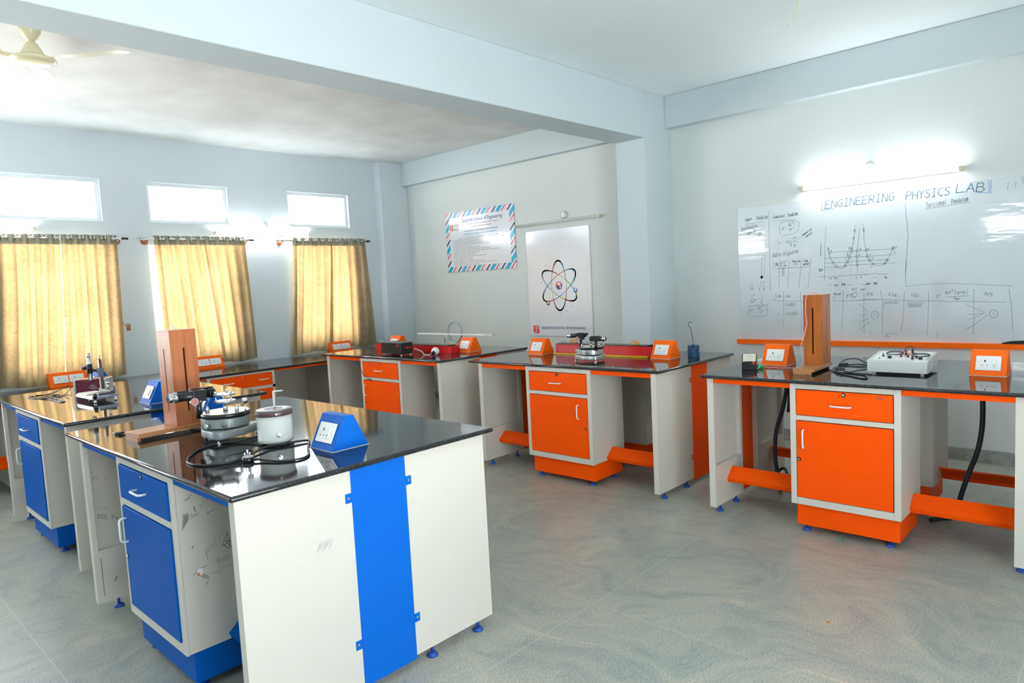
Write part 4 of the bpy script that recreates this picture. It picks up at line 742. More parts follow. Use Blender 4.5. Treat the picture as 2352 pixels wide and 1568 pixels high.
# ------------------------------------------------------------------ socket boxes
def socket_plate(parent, M_, w_=0.115, h_=0.083):
    """white plate in local xz facing -y at the origin, placed by matrix M_"""
    p = MB().box(-w_ / 2, w_ / 2, -0.007, 0.0, -h_ / 2, h_ / 2, 0.002).move(M_).build('socket_plate', M_WHITEP, parent)
    MB().box(-w_ * 0.34, w_ * 0.34, -0.0085, -0.007, -h_ * 0.32, h_ * 0.32, 0.0006).move(M_).build('socket_insert', M_WHITEP, p)
    mb = MB(); c = -w_ * 0.13
    mb.cyl((c, -0.0080, h_ * 0.16), (c, -0.0092, h_ * 0.16), 0.0042, n=12)
    mb.box(c - 0.0022, c + 0.0022, -0.0092, -0.008, h_ * 0.04, h_ * 0.16)
    for s_ in (-1, 1): mb.cyl((c + s_ * 0.0125, -0.0080, -h_ * 0.16), (c + s_ * 0.0125, -0.0092, -h_ * 0.16 + s_ * 0.001), 0.0034, n=10)
    mb.move(M_).build('pin_holes', M_SOCKDARK, p)
    s_ = MB().box(w_ * 0.14, w_ * 0.30, -0.0125, -0.0085, -h_ * 0.26, h_ * 0.22, 0.0012).move(M_).build('switch', M_WHITEP, p)
    MB().box(w_ * 0.19, w_ * 0.25, -0.0130, -0.0124, -h_ * 0.17, -h_ * 0.12).move(M_).build('switch_mark', M_DRED, s_)
def socket_box(label, cx, cy, z, m, colour, L=0.168):
    o = thing('socket_box', label, 'socket box', (cx, cy, z), 0, colour + ' wedge socket boxes on the benches')
    pr = [(-0.0855, 0.0), (0.0855, 0.0), (0.0225, 0.134), (-0.0185, 0.134)]
    MB().prism(pr, 'x', -L / 2, L / 2, 0.0022).build('box_body', m, o)
    ang = math.atan2(0.067, 0.134)
    socket_plate(o, Matrix.Translation((0, -0.054, 0.065)) @ Matrix.Rotation(-ang, 4, 'X'))
    MB().box(-L / 2 - 0.002, L / 2 + 0.002, -0.0875, 0.0875, 0.0, 0.0022).build('sealant_bead', M_LGREY, o)
    return o
socket_box('bright blue wedge socket box at the right end of the nearest bench', 3.257, -0.948, H, M_BLUEB, 'blue')
socket_box('blue wedge socket box half hidden behind the spectrometer on the nearest bench', 2.010, -0.945, H, M_BLUEB, 'blue')
socket_box('blue wedge socket box left of the reddish wooden box, on the second blue bench', 1.090, -0.882, H, M_BLUEB, 'blue')
socket_box('blue wedge socket box behind the maroon supply unit on the second blue bench', -0.055, -0.895, H, M_BLUEB, 'blue')
socket_box('orange wedge socket box behind the black power supply, by the window side', -0.245, 2.04, H, M_ORANGEB, 'orange')
socket_box('orange wedge socket box at the right end of the bench with the grey coil ring', 0.880, 2.035, H, M_ORANGEB, 'orange')
socket_box('orange wedge socket box at the left end of the middle orange bench', 1.745, 2.09, H, M_ORANGEB, 'orange')
socket_box('orange wedge socket box beside the blue weights on the middle orange bench', 2.965, 2.14, H, M_ORANGEB, 'orange')
socket_box('orange wedge socket box beside the amber wooden box on the right bench', 3.872, 2.058, H, M_ORANGEB, 'orange')
socket_box('orange wedge socket box right of the white instrument, at the right frame edge', 5.050, 2.018, H, M_ORANGEB, 'orange')
def wall_box(label, y0, y1):
    xb = -1.975
    o = thing('socket_box', label, 'socket box', (xb, (y0 + y1) / 2, HC), math.pi / 2, 'long double socket boxes on the window counter')
    L = y1 - y0
    # local x runs along the wall, -y looks into the room
    pr = [(-0.105, 0.0), (0.0, 0.0), (0.0, 0.128), (-0.035, 0.128)]
    MB().prism(pr, 'x', -L / 2, L / 2, 0.002).build('box_body', M_ORANGEB, o)
    ang = math.atan2(0.07, 0.128)
    for c in (-0.062, 0.068): socket_plate(o, Matrix.Translation((c, -0.0725, 0.064)) @ Matrix.Rotation(-ang, 4, 'X'), 0.122, 0.078)
    return o
wall_box('long orange double socket box before the leftmost curtains', -0.805, -0.485)
wall_box('long orange double socket box before the middle curtains, behind the wooden box', 0.545, 0.862)
wall_box('long orange double socket box before the rightmost curtains', 2.235, 2.555)

# ------------------------------------------------------------------ wooden boxes on a board
def wood_stand(label, x, y, rz, mw, cw, cd, board, zt, slots):
    """x, y = near left corner of the column; board = local rect"""
    o = thing('wooden_slotted_box', label, 'wooden apparatus', (x, y, H), math.radians(rz), 'wooden slotted boxes on boards')
    MB().box(board[0], board[1], board[2], board[3], 0.014, 0.034, 0.0015).build('base_board', M_WOODB, o)
    for a in (board[2], board[3] - 0.014): MB().box(board[0] + 0.002, board[1] - 0.016, a, a + 0.014, 0.0, 0.014).build('cleat', M_WOODB, o)
    t = 0.012; z0, z1 = 0.034, zt - H - 0.008
    s0, s1 = slots; sw = 0.0045; mb = MB()
    # four walls, two of them with a slot
    for (fa, fb, horiz) in ((0, t, True), (cd - t, cd, True)):
        c = cw * 0.48
        mb.box(0, c - sw, fa, fb, z0, z1); mb.box(c + sw, cw, fa, fb, z0, z1); mb.box(c - sw, c + sw, fa, fb, z0, s0 - H); mb.box(c - sw, c + sw, fa, fb, s1 - H, z1)
    for (fa, fb) in ((0, t), (cw - t, cw)):
        c = cd * 0.50
        mb.box(fa, fb, t, c - sw, z0, z1); mb.box(fa, fb, c + sw, cd - t, z0, z1); mb.box(fa, fb, c - sw, c + sw, z0, s0 - H); mb.box(fa, fb, c - sw, c + sw, s1 - H, z1)
    mb.build('box_column', mw, o)
    MB().box(-0.001, cw + 0.001, -0.001, cd + 0.001, z1, z1 + 0.008, 0.001).build('box_lid', mw, o)
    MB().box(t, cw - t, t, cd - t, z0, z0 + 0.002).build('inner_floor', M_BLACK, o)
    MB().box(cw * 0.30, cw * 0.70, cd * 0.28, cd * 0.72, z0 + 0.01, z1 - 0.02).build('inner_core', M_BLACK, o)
    return o, z1 + 0.008
o, zz = wood_stand('reddish wooden slotted box on a board, standing on the nearest bench', 2.196, -1.246, 5, M_WOOD1, 0.127, 0.128, (-0.010, 0.131, -0.178, 0.138), 1.392, (1.000, 1.305))
MB().tube([(0.045, 0.06, zz), (0.045, 0.06, zz + 0.014), (0.054, 0.06, zz + 0.024), (0.064, 0.06, zz + 0.014), (0.064, 0.06, zz)], 0.0018, 6).build('wire_hook', M_STEEL, o)
o2, zz2 = wood_stand('amber wooden slotted box on a board, standing on the right bench', 4.116, 1.846, 2, M_WOOD2, 0.112, 0.155, (-0.005, 0.118, -0.190, 0.160), 1.364, (1.000, 1.284))

def wire(name, pts, r, m, parent=None, sub=6, n=8):
    return MB().tube(pts, r, n, False, sub).build(name, m, parent)
def twisted(pts, r, m, parent, name='twisted_wire', tw=0.0022, turns=70):
    P = [Vector(p) for p in pts]; Q = []
    for i in range(len(P) - 1):
        for k in range(14): Q.append(P[i].lerp(P[i + 1], k / 14))
    Q.append(P[-1]); mb = MB()
    for ph in (0, math.pi):
        T_ = []
        for i, q in enumerate(Q):
            d = (Q[min(i + 1, len(Q) - 1)] - Q[max(i - 1, 0)]).normalized(); u = d.orthogonal().normalized(); v = d.cross(u); a = ph + i * 0.9
            T_.append(q + (u * math.cos(a) + v * math.sin(a)) * tw)
        mb.tube(T_, r, 5, False, 1)
    return mb.build(name, m, parent)
# red and black twisted wire with a small black plug, nearest bench
o = thing('wire_with_plug', 'short red and black twisted wire ending in a tiny black plug, nearest bench', 'wire', (2.02, -1.42, H))
twisted([(0.20, 0.085, 0.004), (0.14, 0.06, 0.004), (0.085, 0.025, 0.004), (0.06, 0.012, 0.005)], 0.0016, M_COPPERB, o)
MB().box(0.020, 0.060, -0.012, 0.012, 0.0, 0.014, 0.003).move(Matrix.Rotation(0.3, 4, 'Z')).build('plug_body', M_BLACK, o)
for s_ in (-1, 1): MB().cyl((0.002, s_ * 0.007, 0.007), (0.021, s_ * 0.007, 0.007), 0.002, n=8).move(Matrix.Rotation(0.3, 4, 'Z')).build('plug_pin', M_STEEL, o)
# pink white twisted wire over the amber box with a green plug
o = thing('wire_with_plug', 'pink and white twisted wire with green plug, draped over the amber wooden box', 'wire', (0, 0, 0))
twisted([(4.185, 1.90, 1.368), (4.165, 1.87, 1.382), (4.145, 1.845, 1.378), (4.135, 1.836, 1.34), (4.133, 1.834, 1.26), (4.140, 1.834, 1.19), (4.125, 1.832, 1.12), (4.105, 1.832, 1.06), (4.103, 1.835, 1.01), (4.112, 1.838, 0.96), (4.106, 1.842, 0.937), (4.088, 1.848, 0.914), (4.05, 1.865, 0.905), (4.00, 1.85, 0.905), (3.96, 1.835, 0.905), (3.925, 1.845, 0.907), (3.90, 1.83, 0.905), (3.872, 1.825, 0.912)], 0.0016, M_COPPER, o)
mb = MB(); mb.prism([(-0.022, -0.009), (-0.004, -0.013), (0.018, -0.010), (0.024, 0), (0.018, 0.010), (-0.004, 0.013), (-0.022, 0.009)], 'z', -0.011, 0.011, 0.004)
mb.move(Matrix.Translation((3.853, 1.806, 0.912)) @ Matrix.Rotation(0.9, 4, 'Z') @ Matrix.Rotation(0.25, 4, 'Y')); pl = mb.build('plug_body', M_GREEN, o)
for s_ in (-1, 1): MB().cyl((-0.040, s_ * 0.006, 0), (-0.021, s_ * 0.006, 0), 0.002, n=8).move(Matrix.Translation((3.853, 1.806, 0.912)) @ Matrix.Rotation(0.9, 4, 'Z') @ Matrix.Rotation(0.25, 4, 'Y')).build('plug_pin', M_CHROME, pl)

# ------------------------------------------------------------------ spectrometers
def spectrometer(label, x, y, rz, s, scopes, body=None):
    M_GREY = body or globals()['M_GREY']
    o = thing('spectrometer', label, 'spectrometer', (x, y, H), rz, 'optical spectrometers'); o.scale = (s, s, s)
    def slab(R, lobes, z0, z1, name, m, bev=0.006):
        pts = []
        for k in range(48):
            t = 2 * math.pi * k / 48; r = R
            for (a, rr, wd) in lobes: r = max(r, R + rr * math.exp(-((((t - a + math.pi) % (2 * math.pi)) - math.pi) / wd) ** 2))
            pts.append((r * math.cos(t), r * math.sin(t)))
        return MB().prism(pts, 'z', z0, z1, bev).build(name, m, o)
    slab(0.098, [(math.radians(200), 0.036, 0.32), (math.radians(320), 0.036, 0.32), (math.radians(80), 0.036, 0.32)], 0.018, 0.050, 'tripod_base', M_GREY)
    for a in (200, 320, 80):
        c = (0.122 * math.cos(math.radians(a)), 0.122 * math.sin(math.radians(a)))
        MB().lathe([(0.010, 0.0), (0.010, 0.004), (0.005, 0.007), (0.005, 0.019)], c, 14).build('levelling_screw', M_CHROME, o)
    slab(0.090, [(math.radians(205), 0.034, 0.34)], 0.055, 0.094, 'rotating_body', M_GREY, 0.003)
    MB().lathe([(0.094, 0.095), (0.095, 0.108), (0.092, 0.112)], n=48).build('circle_rim', M_BLACK, o)
    MB().lathe([(0.0905, 0.112), (0.090, 0.1135)], n=48).build('scale_plate', mat('satin_scale_metal', (0.62, 0.63, 0.60), 0.22, 0.8), o)
    for a in (-70, -28):
        c = Vector((math.cos(math.radians(a)), math.sin(math.radians(a)), 0))
        MB().cyl(c * 0.089 + Vector((0, 0, 0.07)), c * 0.108 + Vector((0, 0, 0.07)), 0.0065, n=14).cyl(c * 0.098 + Vector((0, 0, 0.07)), c * 0.106 + Vector((0, 0, 0.07)), 0.0095, n=16).build('clamp_screw', M_CHROME, o)
    MB().cyl((0, 0, 0.113), (0, 0, 0.142), 0.010, 0.008).cyl((0, 0, 0.142), (0, 0, 0.152), 0.006).build('spindle', M_CHROME, o)
    MB().lathe([(0.042, 0.151), (0.043, 0.155), (0.041, 0.157)], n=32).build('prism_table', M_STEEL, o)
    MB().lathe([(0.042, 0.180), (0.043, 0.184), (0.041, 0.186)], n=32).build('prism_table', M_STEEL, o)
    for a in (0, 120, 240):
        c = (0.034 * math.cos(math.radians(a + 20)), 0.034 * math.sin(math.radians(a + 20)))
        MB().cyl((*c, 0.146), (*c, 0.182), 0.0028, n=10).lathe([(0.0055, 0.186), (0.0055, 0.196), (0.004, 0.197)], c, 12).build('table_screw', M_CHROME, o)
    for (cx, cy, hh) in ((-0.045, -0.055, 0.022), (0.060, 0.020, 0.026)):
        MB().lathe([(0.0085, 0.1135), (0.0075, 0.1135 + hh * 0.6), (0.005, 0.1135 + hh)], (cx, cy), 14).build('vernier_screw', M_CHROME, o)
    MB().cyl((0.082, 0.045, 0.095), (0.082, 0.045, 0.15), 0.0032, n=8).lathe([(0.011, 0.146), (0.011, 0.166)], (0.082, 0.045), 18).build('vernier_lens', M_CHROME, o)
    for (px, py, dx, dy, L1, L2, lift, knob) in scopes:
        t = thing_child('telescope', o)
        MB().cyl((px, py, 0.09), (px, py, 0.170), 0.0125, 0.0105).build('pillar', M_BLACK, t)
        d = Vector((dx, dy, 0)).normalized(); c = Vector((px, py, lift))
        sd = Vector((-d.y, d.x, 0))
        mb = MB(); mb.box(-0.028, 0.028, -0.019, 0.019, 0.160, lift + 0.021, 0.003)
        mb.move(Matrix.Translation((px, py, 0)) @ Matrix.Rotation(math.atan2(dy, dx), 4, 'Z')); mb.build('saddle', M_BLACK, t)
        MB().cyl(c - d * L1 * 0.6, c + d * L2 * 0.72, 0.0165, n=24).build('barrel', M_BLACK, t)
        MB().cyl(c + d * L2 * 0.72, c + d * L2 * 0.80, 0.0185, n=24).cyl(c + d * L2 * 0.80, c + d * L2, 0.0130, 0.0145, n=24).build('objective_tube', M_CHROME, t)
        MB().cyl(c + d * (L2 - 0.001), c + d * (L2 + 0.0006), 0.0115, n=20).build('objective_opening', M_BLACK, t)
        mb = MB()
        for k in range(3): mb.cyl(c - d * (L1 * (0.6 + 0.13 * k)), c - d * (L1 * (0.71 + 0.13 * k)), 0.0185 + 0.0008 * (k % 2), n=24)
        mb.build('eyepiece', M_BLACK, t)
        if knob:
            k0 = c + d * L2 * 0.22 - Vector((0, 0, 0.022)) + sd * 0.012 * knob
            MB().cyl(k0, k0 + sd * knob * 0.016, 0.0155, n=24).build('focusing_knob', M_STEEL, t)
            MB().cyl(k0 + sd * knob * 0.016, k0 + sd * knob * 0.0175, 0.0130, n=24).build('knob_face', M_PINK if s > 0.95 else M_STEEL, t)
        MB().cyl(c + Vector((0, 0, -0.026)) - sd * 0.03, c + Vector((0, 0, -0.026)) + sd * 0.03, 0.0045, n=10).build('adjusting_screw', M_CHROME, t)
    return o
def thing_child(name, parent):
    e = bpy.data.objects.new(name, None); COL.objects.link(e); e.parent = parent; e.empty_display_size = 0.05; return e
# nearest bench: both telescopes swung to the same side
spectrometer('large grey spectrometer with two parallel black telescopes, on the nearest bench', 2.652, -1.142, 0.0, 1.10,
             [(-0.064, -0.080, 0.06, -1, 0.070, 0.120, 0.186, 1), (-0.104, -0.066, 0.06, -1, 0.066, 0.118, 0.190, 0)])
spectrometer('small grey spectrometer on the middle orange bench, before the red box', 2.535, 1.772, 0.0, 1.02,
             [(-0.112, 0.02, -0.80, -0.45, 0.060, 0.105, 0.192, 1), (0.090, -0.062, 0.85, 0.1, 0.045, 0.085, 0.178, 0)], mat('silver_cast', (0.42, 0.46, 0.47), 0.3, 0.5))

# sodium lamp housing beside the spectrometer
o = thing('lamp_housing', 'pale grey cylindrical lamp housing with brown rim, trailing black cord', 'lamp', (2.958, -1.070, H)); o.scale = (1.06, 1.06, 1.06)
MB().lathe([(0.066, 0.010), (0.069, 0.012), (0.0695, 0.026), (0.068, 0.028), (0.068, 0.122)], n=48).build('housing', M_LGREY, o)
MB().lathe([(0.0715, 0.118), (0.0725, 0.120), (0.0725, 0.137), (0.070, 0.139)], n=48).build('rim_band', M_BROWN, o)
mb = MB(); mb.lathe([(0.036, 0.1385), (0.066, 0.1385), (0.067, 0.1392), (0.067, 0.1402), (0.036, 0.1402)], n=48, caps=False)
mb.build('top_plate', M_STEEL, o)
mb = MB(); mb.lathe([(0.001, 0.1300), (0.036, 0.1310), (0.036, 0.1400)], n=40, caps=False); mb.build('inner_mesh', mat('mica_disc', (0.30, 0.25, 0.18), 0.5, 0.4, var=0.4, vscale=60), o)
mb = MB(); mb.cyl((0.065, -0.020, 0.045), (0.073, -0.022, 0.045), 0.0078, n=16).cyl((0.073, -0.022, 0.045), (0.087, -0.030, 0.041), 0.0022, 0.003, n=10); mb.build('toggle_switch', M_CHROME, o)
for a in (-100, -20, 60, 140, 220):
    c = Vector((math.cos(math.radians(a)), math.sin(math.radians(a)), 0)); MB().cyl(c * 0.0715 + Vector((0, 0, 0.128)), c * 0.0745 + Vector((0, 0, 0.128)), 0.003, n=10).build('screw', M_CHROME, o)
for a in (45, 135, 225, 315): MB().lathe([(0.008, 0.0), (0.009, 0.011)], (0.050 * math.cos(math.radians(a)), 0.050 * math.sin(math.radians(a))), 14).build('rubber_foot', M_RUBBER, o)
br = MB(); br.box(-0.012, 0.012, -0.001, 0.001, 0.138, 0.205).box(-0.012, 0.012, -0.001, 0.036, 0.203, 0.205)
br.move(Matrix.Translation((-0.052, 0.032, 0)) @ Matrix.Rotation(-0.75, 4, 'Z')); bk = br.build('bracket', M_WHITEP, o)
for q in (0.012, 0.026): MB().cyl((0, q, 0.2052), (0, q, 0.2056), 0.004, n=12).move(Matrix.Translation((-0.052, 0.032, 0)) @ Matrix.Rotation(-0.75, 4, 'Z')).build('bracket_hole', M_DRED, bk)
def L1(x, y, z=0.0045): return ((x - 2.958) / 1.06, (y + 1.070) / 1.06, z)
cord = [L1(2.906, -1.052, 0.035), L1(2.872, -1.072, 0.026), L1(2.800, -1.160, 0.008), L1(2.757, -1.235), L1(2.790, -1.325), L1(2.880, -1.400), L1(2.962, -1.444), L1(3.010, -1.452), L1(3.060, -1.446), L1(3.110, -1.410), L1(3.135, -1.345),
        L1(3.105, -1.270, 0.006), L1(3.060, -1.195, 0.010), L1(3.035, -1.140, 0.010), L1(3.050, -1.070, 0.010), L1(3.062, -1.000, 0.008), L1(3.085, -0.985, 0.006), L1(3.130, -1.015), L1(3.205, -1.062), L1(3.272, -1.096, 0.006), L1(3.318, -1.135), L1(3.325, -1.185),
        L1(3.290, -1.235), L1(3.230, -1.262, 0.006), L1(3.200, -1.276, 0.009)]
c_ = MB().tube(cord, 0.0042, 8, False, 6).build('power_cord', M_RUBBER, o)
pm = Matrix.Translation(L1(3.168, -1.297, 0)) @ Matrix.Rotation(0.5, 4, 'Z')
mb = MB(); mb.lathe([(0.019, 0.0), (0.021, 0.004), (0.020, 0.016), (0.017, 0.018)], n=24).cyl((0.015, 0, 0.009), (0.040, 0, 0.008), 0.006, 0.0045, n=12); mb.move(pm); pg = mb.build('plug', M_BLACK, c_)
mb = MB(); mb.lathe([(0.018, 0.018), (0.018, 0.0195)], n=24); mb.move(pm); mb.build('plug_face', M_LGREY, pg)
for (a, b, r_, h_) in ((-0.006, 0.009, 0.0030, 0.040), (0.008, 0.002, 0.0023, 0.034), (-0.004, -0.010, 0.0023, 0.034)):
    MB().cyl((a, b, 0.019), (a, b, h_), r_, n=12).move(pm).build('plug_pin', M_CHROME, pg)
c2 = [L1(2.906, -1.030, 0.03), L1(2.850, -1.075, 0.012), L1(2.800, -1.200), L1(2.840, -1.340), L1(2.960, -1.462), L1(3.070, -1.458), L1(3.150, -1.390), L1(3.150, -1.300), L1(3.110, -1.235), L1(3.080, -1.170), L1(3.120, -1.080), L1(3.180, -1.055)]
# ------------------------------------------------------------------ second blue bench: maroon unit, travelling microscope, cables
o = thing('power_supply', 'maroon metal supply unit with grey end plates on the second blue bench', 'power supply', (0.147, -0.985, H), math.radians(57))
MB().box(-0.092, 0.092, -0.070, 0.070, 0.012, 0.108, 0.006, 3).build('housing', M_MAROON, o)
for s_ in (-1, 1): MB().box(*sorted((s_ * 0.091, s_ * 0.106)), -0.073, 0.073, 0.008, 0.106, 0.003).build('end_plate', M_LGREY, o)
MB().box(-0.1075, -0.104, -0.060, -0.030, 0.045, 0.075).build('mains_inlet', M_BLACK, o)
for x in (-0.08, 0.08):
    for y in (-0.055, 0.055): MB().lathe([(0.009, 0), (0.009, 0.012)], (x, y), 12).build('rubber_foot', M_RUBBER, o)
mb = MB()
for k, q in enumerate(((0.0, 0.062, 0.03), (-0.01, 0.050, 0.05), (0.0, 0.038, 0.06))): mb.box(q[0], q[0] + q[2], -0.0712, -0.0702, q[1], q[1] + 0.004)
mb.build('panel_print', M_LGREY, o)
o = thing('travelling_microscope', 'travelling microscope with silver tube and brown upright on the second blue bench', 'microscope', (0.585, -1.090, H), math.radians(3))
MB().box(-0.145, 0.145, -0.076, 0.076, 0.022, 0.044, 0.003).build('base_plate', M_STEEL, o)
MB().box(-0.135, 0.030, -0.070, 0.040, 0.044, 0.050, 0.002).build('stage_plate', M_WHITEP, o)
MB().box(-0.085, 0.125, 0.042, 0.074, 0.044, 0.066, 0.004).box(0.040, 0.130, -0.030, 0.042, 0.044, 0.058, 0.004).build('carriage', mat('dark_grey_cast', (0.12, 0.13, 0.14), 0.4, 0.3), o)
for (x, y) in ((-0.130, 0.0), (0.150, -0.060), (0.150, 0.060)): MB().lathe([(0.009, 0.0), (0.009, 0.012), (0.005, 0.014), (0.005, 0.030)], (x, y), 14).build('levelling_screw', M_CHROME, o)
MB().cyl((0.150, -0.060, 0.030), (0.150, -0.060, 0.062), 0.011, n=16).build('screw_boss', M_BLACK, o)
up = MB().box(-0.072, -0.049, 0.048, 0.066, 0.060, 0.262, 0.001).build('upright', M_BROWNBAR, o)
MB().cyl((-0.060, 0.057, 0.262), (-0.060, 0.057, 0.288), 0.0045, n=10).cyl((-0.074, 0.057, 0.289), (-0.046, 0.057, 0.289), 0.004, n=10).build('head_screw', M_CHROME, up)
MB().box(-0.080, -0.042, 0.038, 0.070, 0.146, 0.206, 0.002).build('vernier_slide', mat('grey_violet_cast', (0.20, 0.20, 0.24), 0.4, 0.3), o)
MB().cyl((-0.110, 0.010, 0.128), (-0.110, 0.010, 0.312), 0.0128).cyl((-0.110, 0.010, 0.286), (-0.110, 0.010, 0.290), 0.0165).build('microscope_tube', M_CHROME, o)
MB().cyl((-0.110, 0.010, 0.172), (-0.110, 0.010, 0.236), 0.0172).cyl((-0.110, 0.010, 0.20), (-0.075, 0.045, 0.185), 0.009).build('tube_holder', M_BLACK, o)
MB().cyl((-0.110, 0.010, 0.120), (-0.110, 0.010, 0.1275), 0.011, 0.0128).build('objective', M_BLACK, o)
MB().cyl((-0.110, 0.010, 0.212), (-0.146, -0.020, 0.212), 0.012, 0.015, n=18).build('focusing_knob', M_BLACK, o)
MB().cyl((0.040, 0.058, 0.06), (0.040, 0.058, 0.108), 0.0045).lathe([(0.011, 0.105), (0.012, 0.116)], (0.040, 0.058), 14).build('clamp_screw', M_CHROME, o)
o = thing('cable_bundle', 'loose loop of thin black cable left of the maroon unit', 'cable', (0, 0, H + 0.003))
MB().tube([(-0.125, -1.075, 0.05), (-0.16, -1.12, 0.02), (-0.15, -1.20, 0.0), (-0.13, -1.32, 0.0), (-0.03, -1.33, 0.002), (0.10, -1.27, 0.0), (0.06, -1.19, 0.006), (-0.04, -1.17, 0.0), (-0.10, -1.28, 0.006), (0.02, -1.31, 0.0), (0.16, -1.24, 0.008), (0.06, -1.16, 0.0), (-0.06, -1.10, 0.01), (-0.12, -1.06, 0.03)], 0.0028, 7).build('cable_loop', M_RUBBER, o)
MB().tube([(0.05, -1.27, 0.0), (0.20, -1.27, 0.002), (0.36, -1.27, 0.0), (0.45, -1.262, 0.0), (0.42, -1.235, 0.0), (0.26, -1.235, 0.003), (0.10, -1.255, 0.0)], 0.0028, 7).build('cable_loop', M_RUBBER, o)

# ------------------------------------------------------------------ window side orange bench
o = thing('power_supply', 'black metal power supply box on the bench nearest the windows', 'power supply', (0.345, 1.570, H), math.radians(-3))
MB().box(-0.165, 0.165, -0.065, 0.075, 0.012, 0.120, 0.003).build('housing', M_BLACK, o)
MB().box(-0.167, 0.167, -0.067, 0.077, 0.118, 0.124, 0.002).build('lid', mat('dark_grey_lid', (0.10, 0.11, 0.11), 0.35), o)
MB().cyl((0.125, -0.065, 0.096), (0.125, -0.075, 0.096), 0.009, n=16).build('indicator_lamp', mat('coral_lamp', (0.85, 0.10, 0.06), 0.3), o)
for x in (-0.14, 0.15):
    for y in (-0.05, 0.055): MB().lathe([(0.009, 0), (0.009, 0.013)], (x, y), 12).build('rubber_foot', M_WHITEP, o)
for y in (0.0, 0.03): MB().cyl((0.165, y, 0.075), (0.185, y, 0.072), 0.008, n=12).build('terminal', M_REDP, o)
o = thing('lamp_holder', 'small white bulb holder lying beside the black power supply', 'lamp holder', (0.826, 1.652, H))
MB().sphere((0, 0, 0.038), 0.038).build('bulb_dome', M_WHITEP, o)
MB().cyl((0.012, -0.030, 0.030), (0.018, -0.048, 0.020), 0.018, 0.014, n=18).build('holder_collar', M_BLACK, o)
MB().tube([(-0.036, 0.0, 0.02), (-0.08, -0.01, 0.004), (-0.15, -0.015, 0.006), (-0.20, 0.0, 0.03), (-0.27, -0.03, 0.06)], 0.0045, 7).build('lead_wire', M_LGREY, o)
o = thing('cable', 'thin black cable hanging over the front edge of the bench nearest the windows', 'cable', (0, 0, 0))
MB().tube([(0.42, 1.50, 0.925), (0.33, 1.43, 0.906), (0.22, 1.42, 0.904), (0.12, 1.44, 0.905), (0.05, 1.39, 0.9045), (0.030, 1.340, 0.902), (0.028, 1.333, 0.87), (0.05, 1.345, 0.77), (0.11, 1.352, 0.70), (0.19, 1.360, 0.675), (0.08, 1.358, 0.668)], 0.0028, 7).build('cable_run', M_RUBBER, o)
def red_box(label, x0, x1, y0, y1, h, bridges):
    o = thing('red_sound_box', label, 'laboratory apparatus', (x0, y0, H), 0, 'long red boxes with black tops')
    L, D = x1 - x0, y1 - y0
    mb = MB().box(0, L, 0, 0.008, 0, h).box(0, L, D - 0.008, D, 0, h).box(0, 0.008, 0.008, D - 0.008, 0, h).box(L - 0.008, L, 0.008, D - 0.008, 0, h).box(0.008, L - 0.008, 0.008, D - 0.008, 0, 0.006)
    mb.build('box_shell', M_RED, o)
    MB().box(0.008, L - 0.05, 0.001, D - 0.001, h, h + 0.007, 0.001).build('top_board', M_BLACK, o)
    for (bx, r_) in bridges:
        k = MB().prism([(bx - r_, h + 0.007), (bx + r_, h + 0.007), (bx + r_, h + 0.028), (bx + r_ * 0.6, h + 0.040), (bx - r_ * 0.6, h + 0.040), (bx - r_, h + 0.028)], 'y', D * 0.45, D * 0.75, 0.002).build('wooden_bridge', M_PLY, o)
    for k in range(3): MB().cyl((0.03 + 0.022 * k, D * 0.4, h + 0.007), (0.03 + 0.022 * k, D * 0.4, h + 0.030), 0.0018, n=8).cyl((0.022 + 0.022 * k, D * 0.4, h + 0.030), (0.038 + 0.022 * k, D * 0.4, h + 0.030), 0.002, n=8).build('tuning_peg', M_STEEL, o)
    for k in range(4): MB().cyl((L * (0.12 + 0.25 * k), -0.0015, h - 0.004), (L * (0.12 + 0.25 * k), 0, h - 0.004), 0.003, n=8).build('screw', M_CHROME, o)
    return o
red_box('long red box with black top on the bench nearest the windows', -0.36, 0.845, 1.828, 1.940, 0.066, [])
red_box('long red box with black top and two wooden bridges on the middle bench', 1.898, 2.858, 2.112, 2.222, 0.084, [(0.12 + 0.03, 0.034), (0.77, 0.030)])
tag(MB().box(1.90, 2.84, 2.070, 2.098, H + 0.0005, H + 0.013, 0.001).build('yellow_rod', M_YELLOW), 'yellow wooden rod lying before the red box on the middle bench', 'wooden rod')
# tangent galvanometer / magnetometer arm behind the red box
o = thing('tangent_galvanometer', 'grey coil ring on long white scale arms behind the red box', 'galvanometer', (0.510, 2.190, H))
mb = MB(); R_ = 0.104
mb.tube([(R_ * math.cos(t) * 0.80, R_ * math.sin(t) * 0.6 * 0.6, 0.168 + R_ * math.sin(t) * 1.0) if False else (R_ * math.cos(t), 0.0, 0.168 + R_ * math.sin(t)) for t in [2 * math.pi * k / 32 for k in range(32)]], 0.0105, 10, True, 1)
mb.build('coil_ring', mat('pale_grey_coil', (0.30, 0.36, 0.37), 0.4), o)
MB().box(-0.05, 0.05, -0.04, 0.04, 0.052, 0.062, 0.002).build('ring_base', M_LGREY, o)
MB().box(-0.13, 0.12, -0.045, 0.045, 0.028, 0.052, 0.003).build('support_block', M_PLY, o)
for x in (-0.11, 0.09):
    for y in (-0.035, 0.035): MB().cyl((x, y, 0.0), (x, y, 0.03), 0.006, n=10).build('support_leg', M_STEEL, o)
MB().box(-0.58, 0.42, -0.020, 0.020, 0.138, 0.152, 0.001).build('scale_arm', M_WHITEP, o)
MB().box(0.42, 0.56, -0.018, 0.018, 0.140, 0.151, 0.001).build('arm_tip', M_STEEL, o)
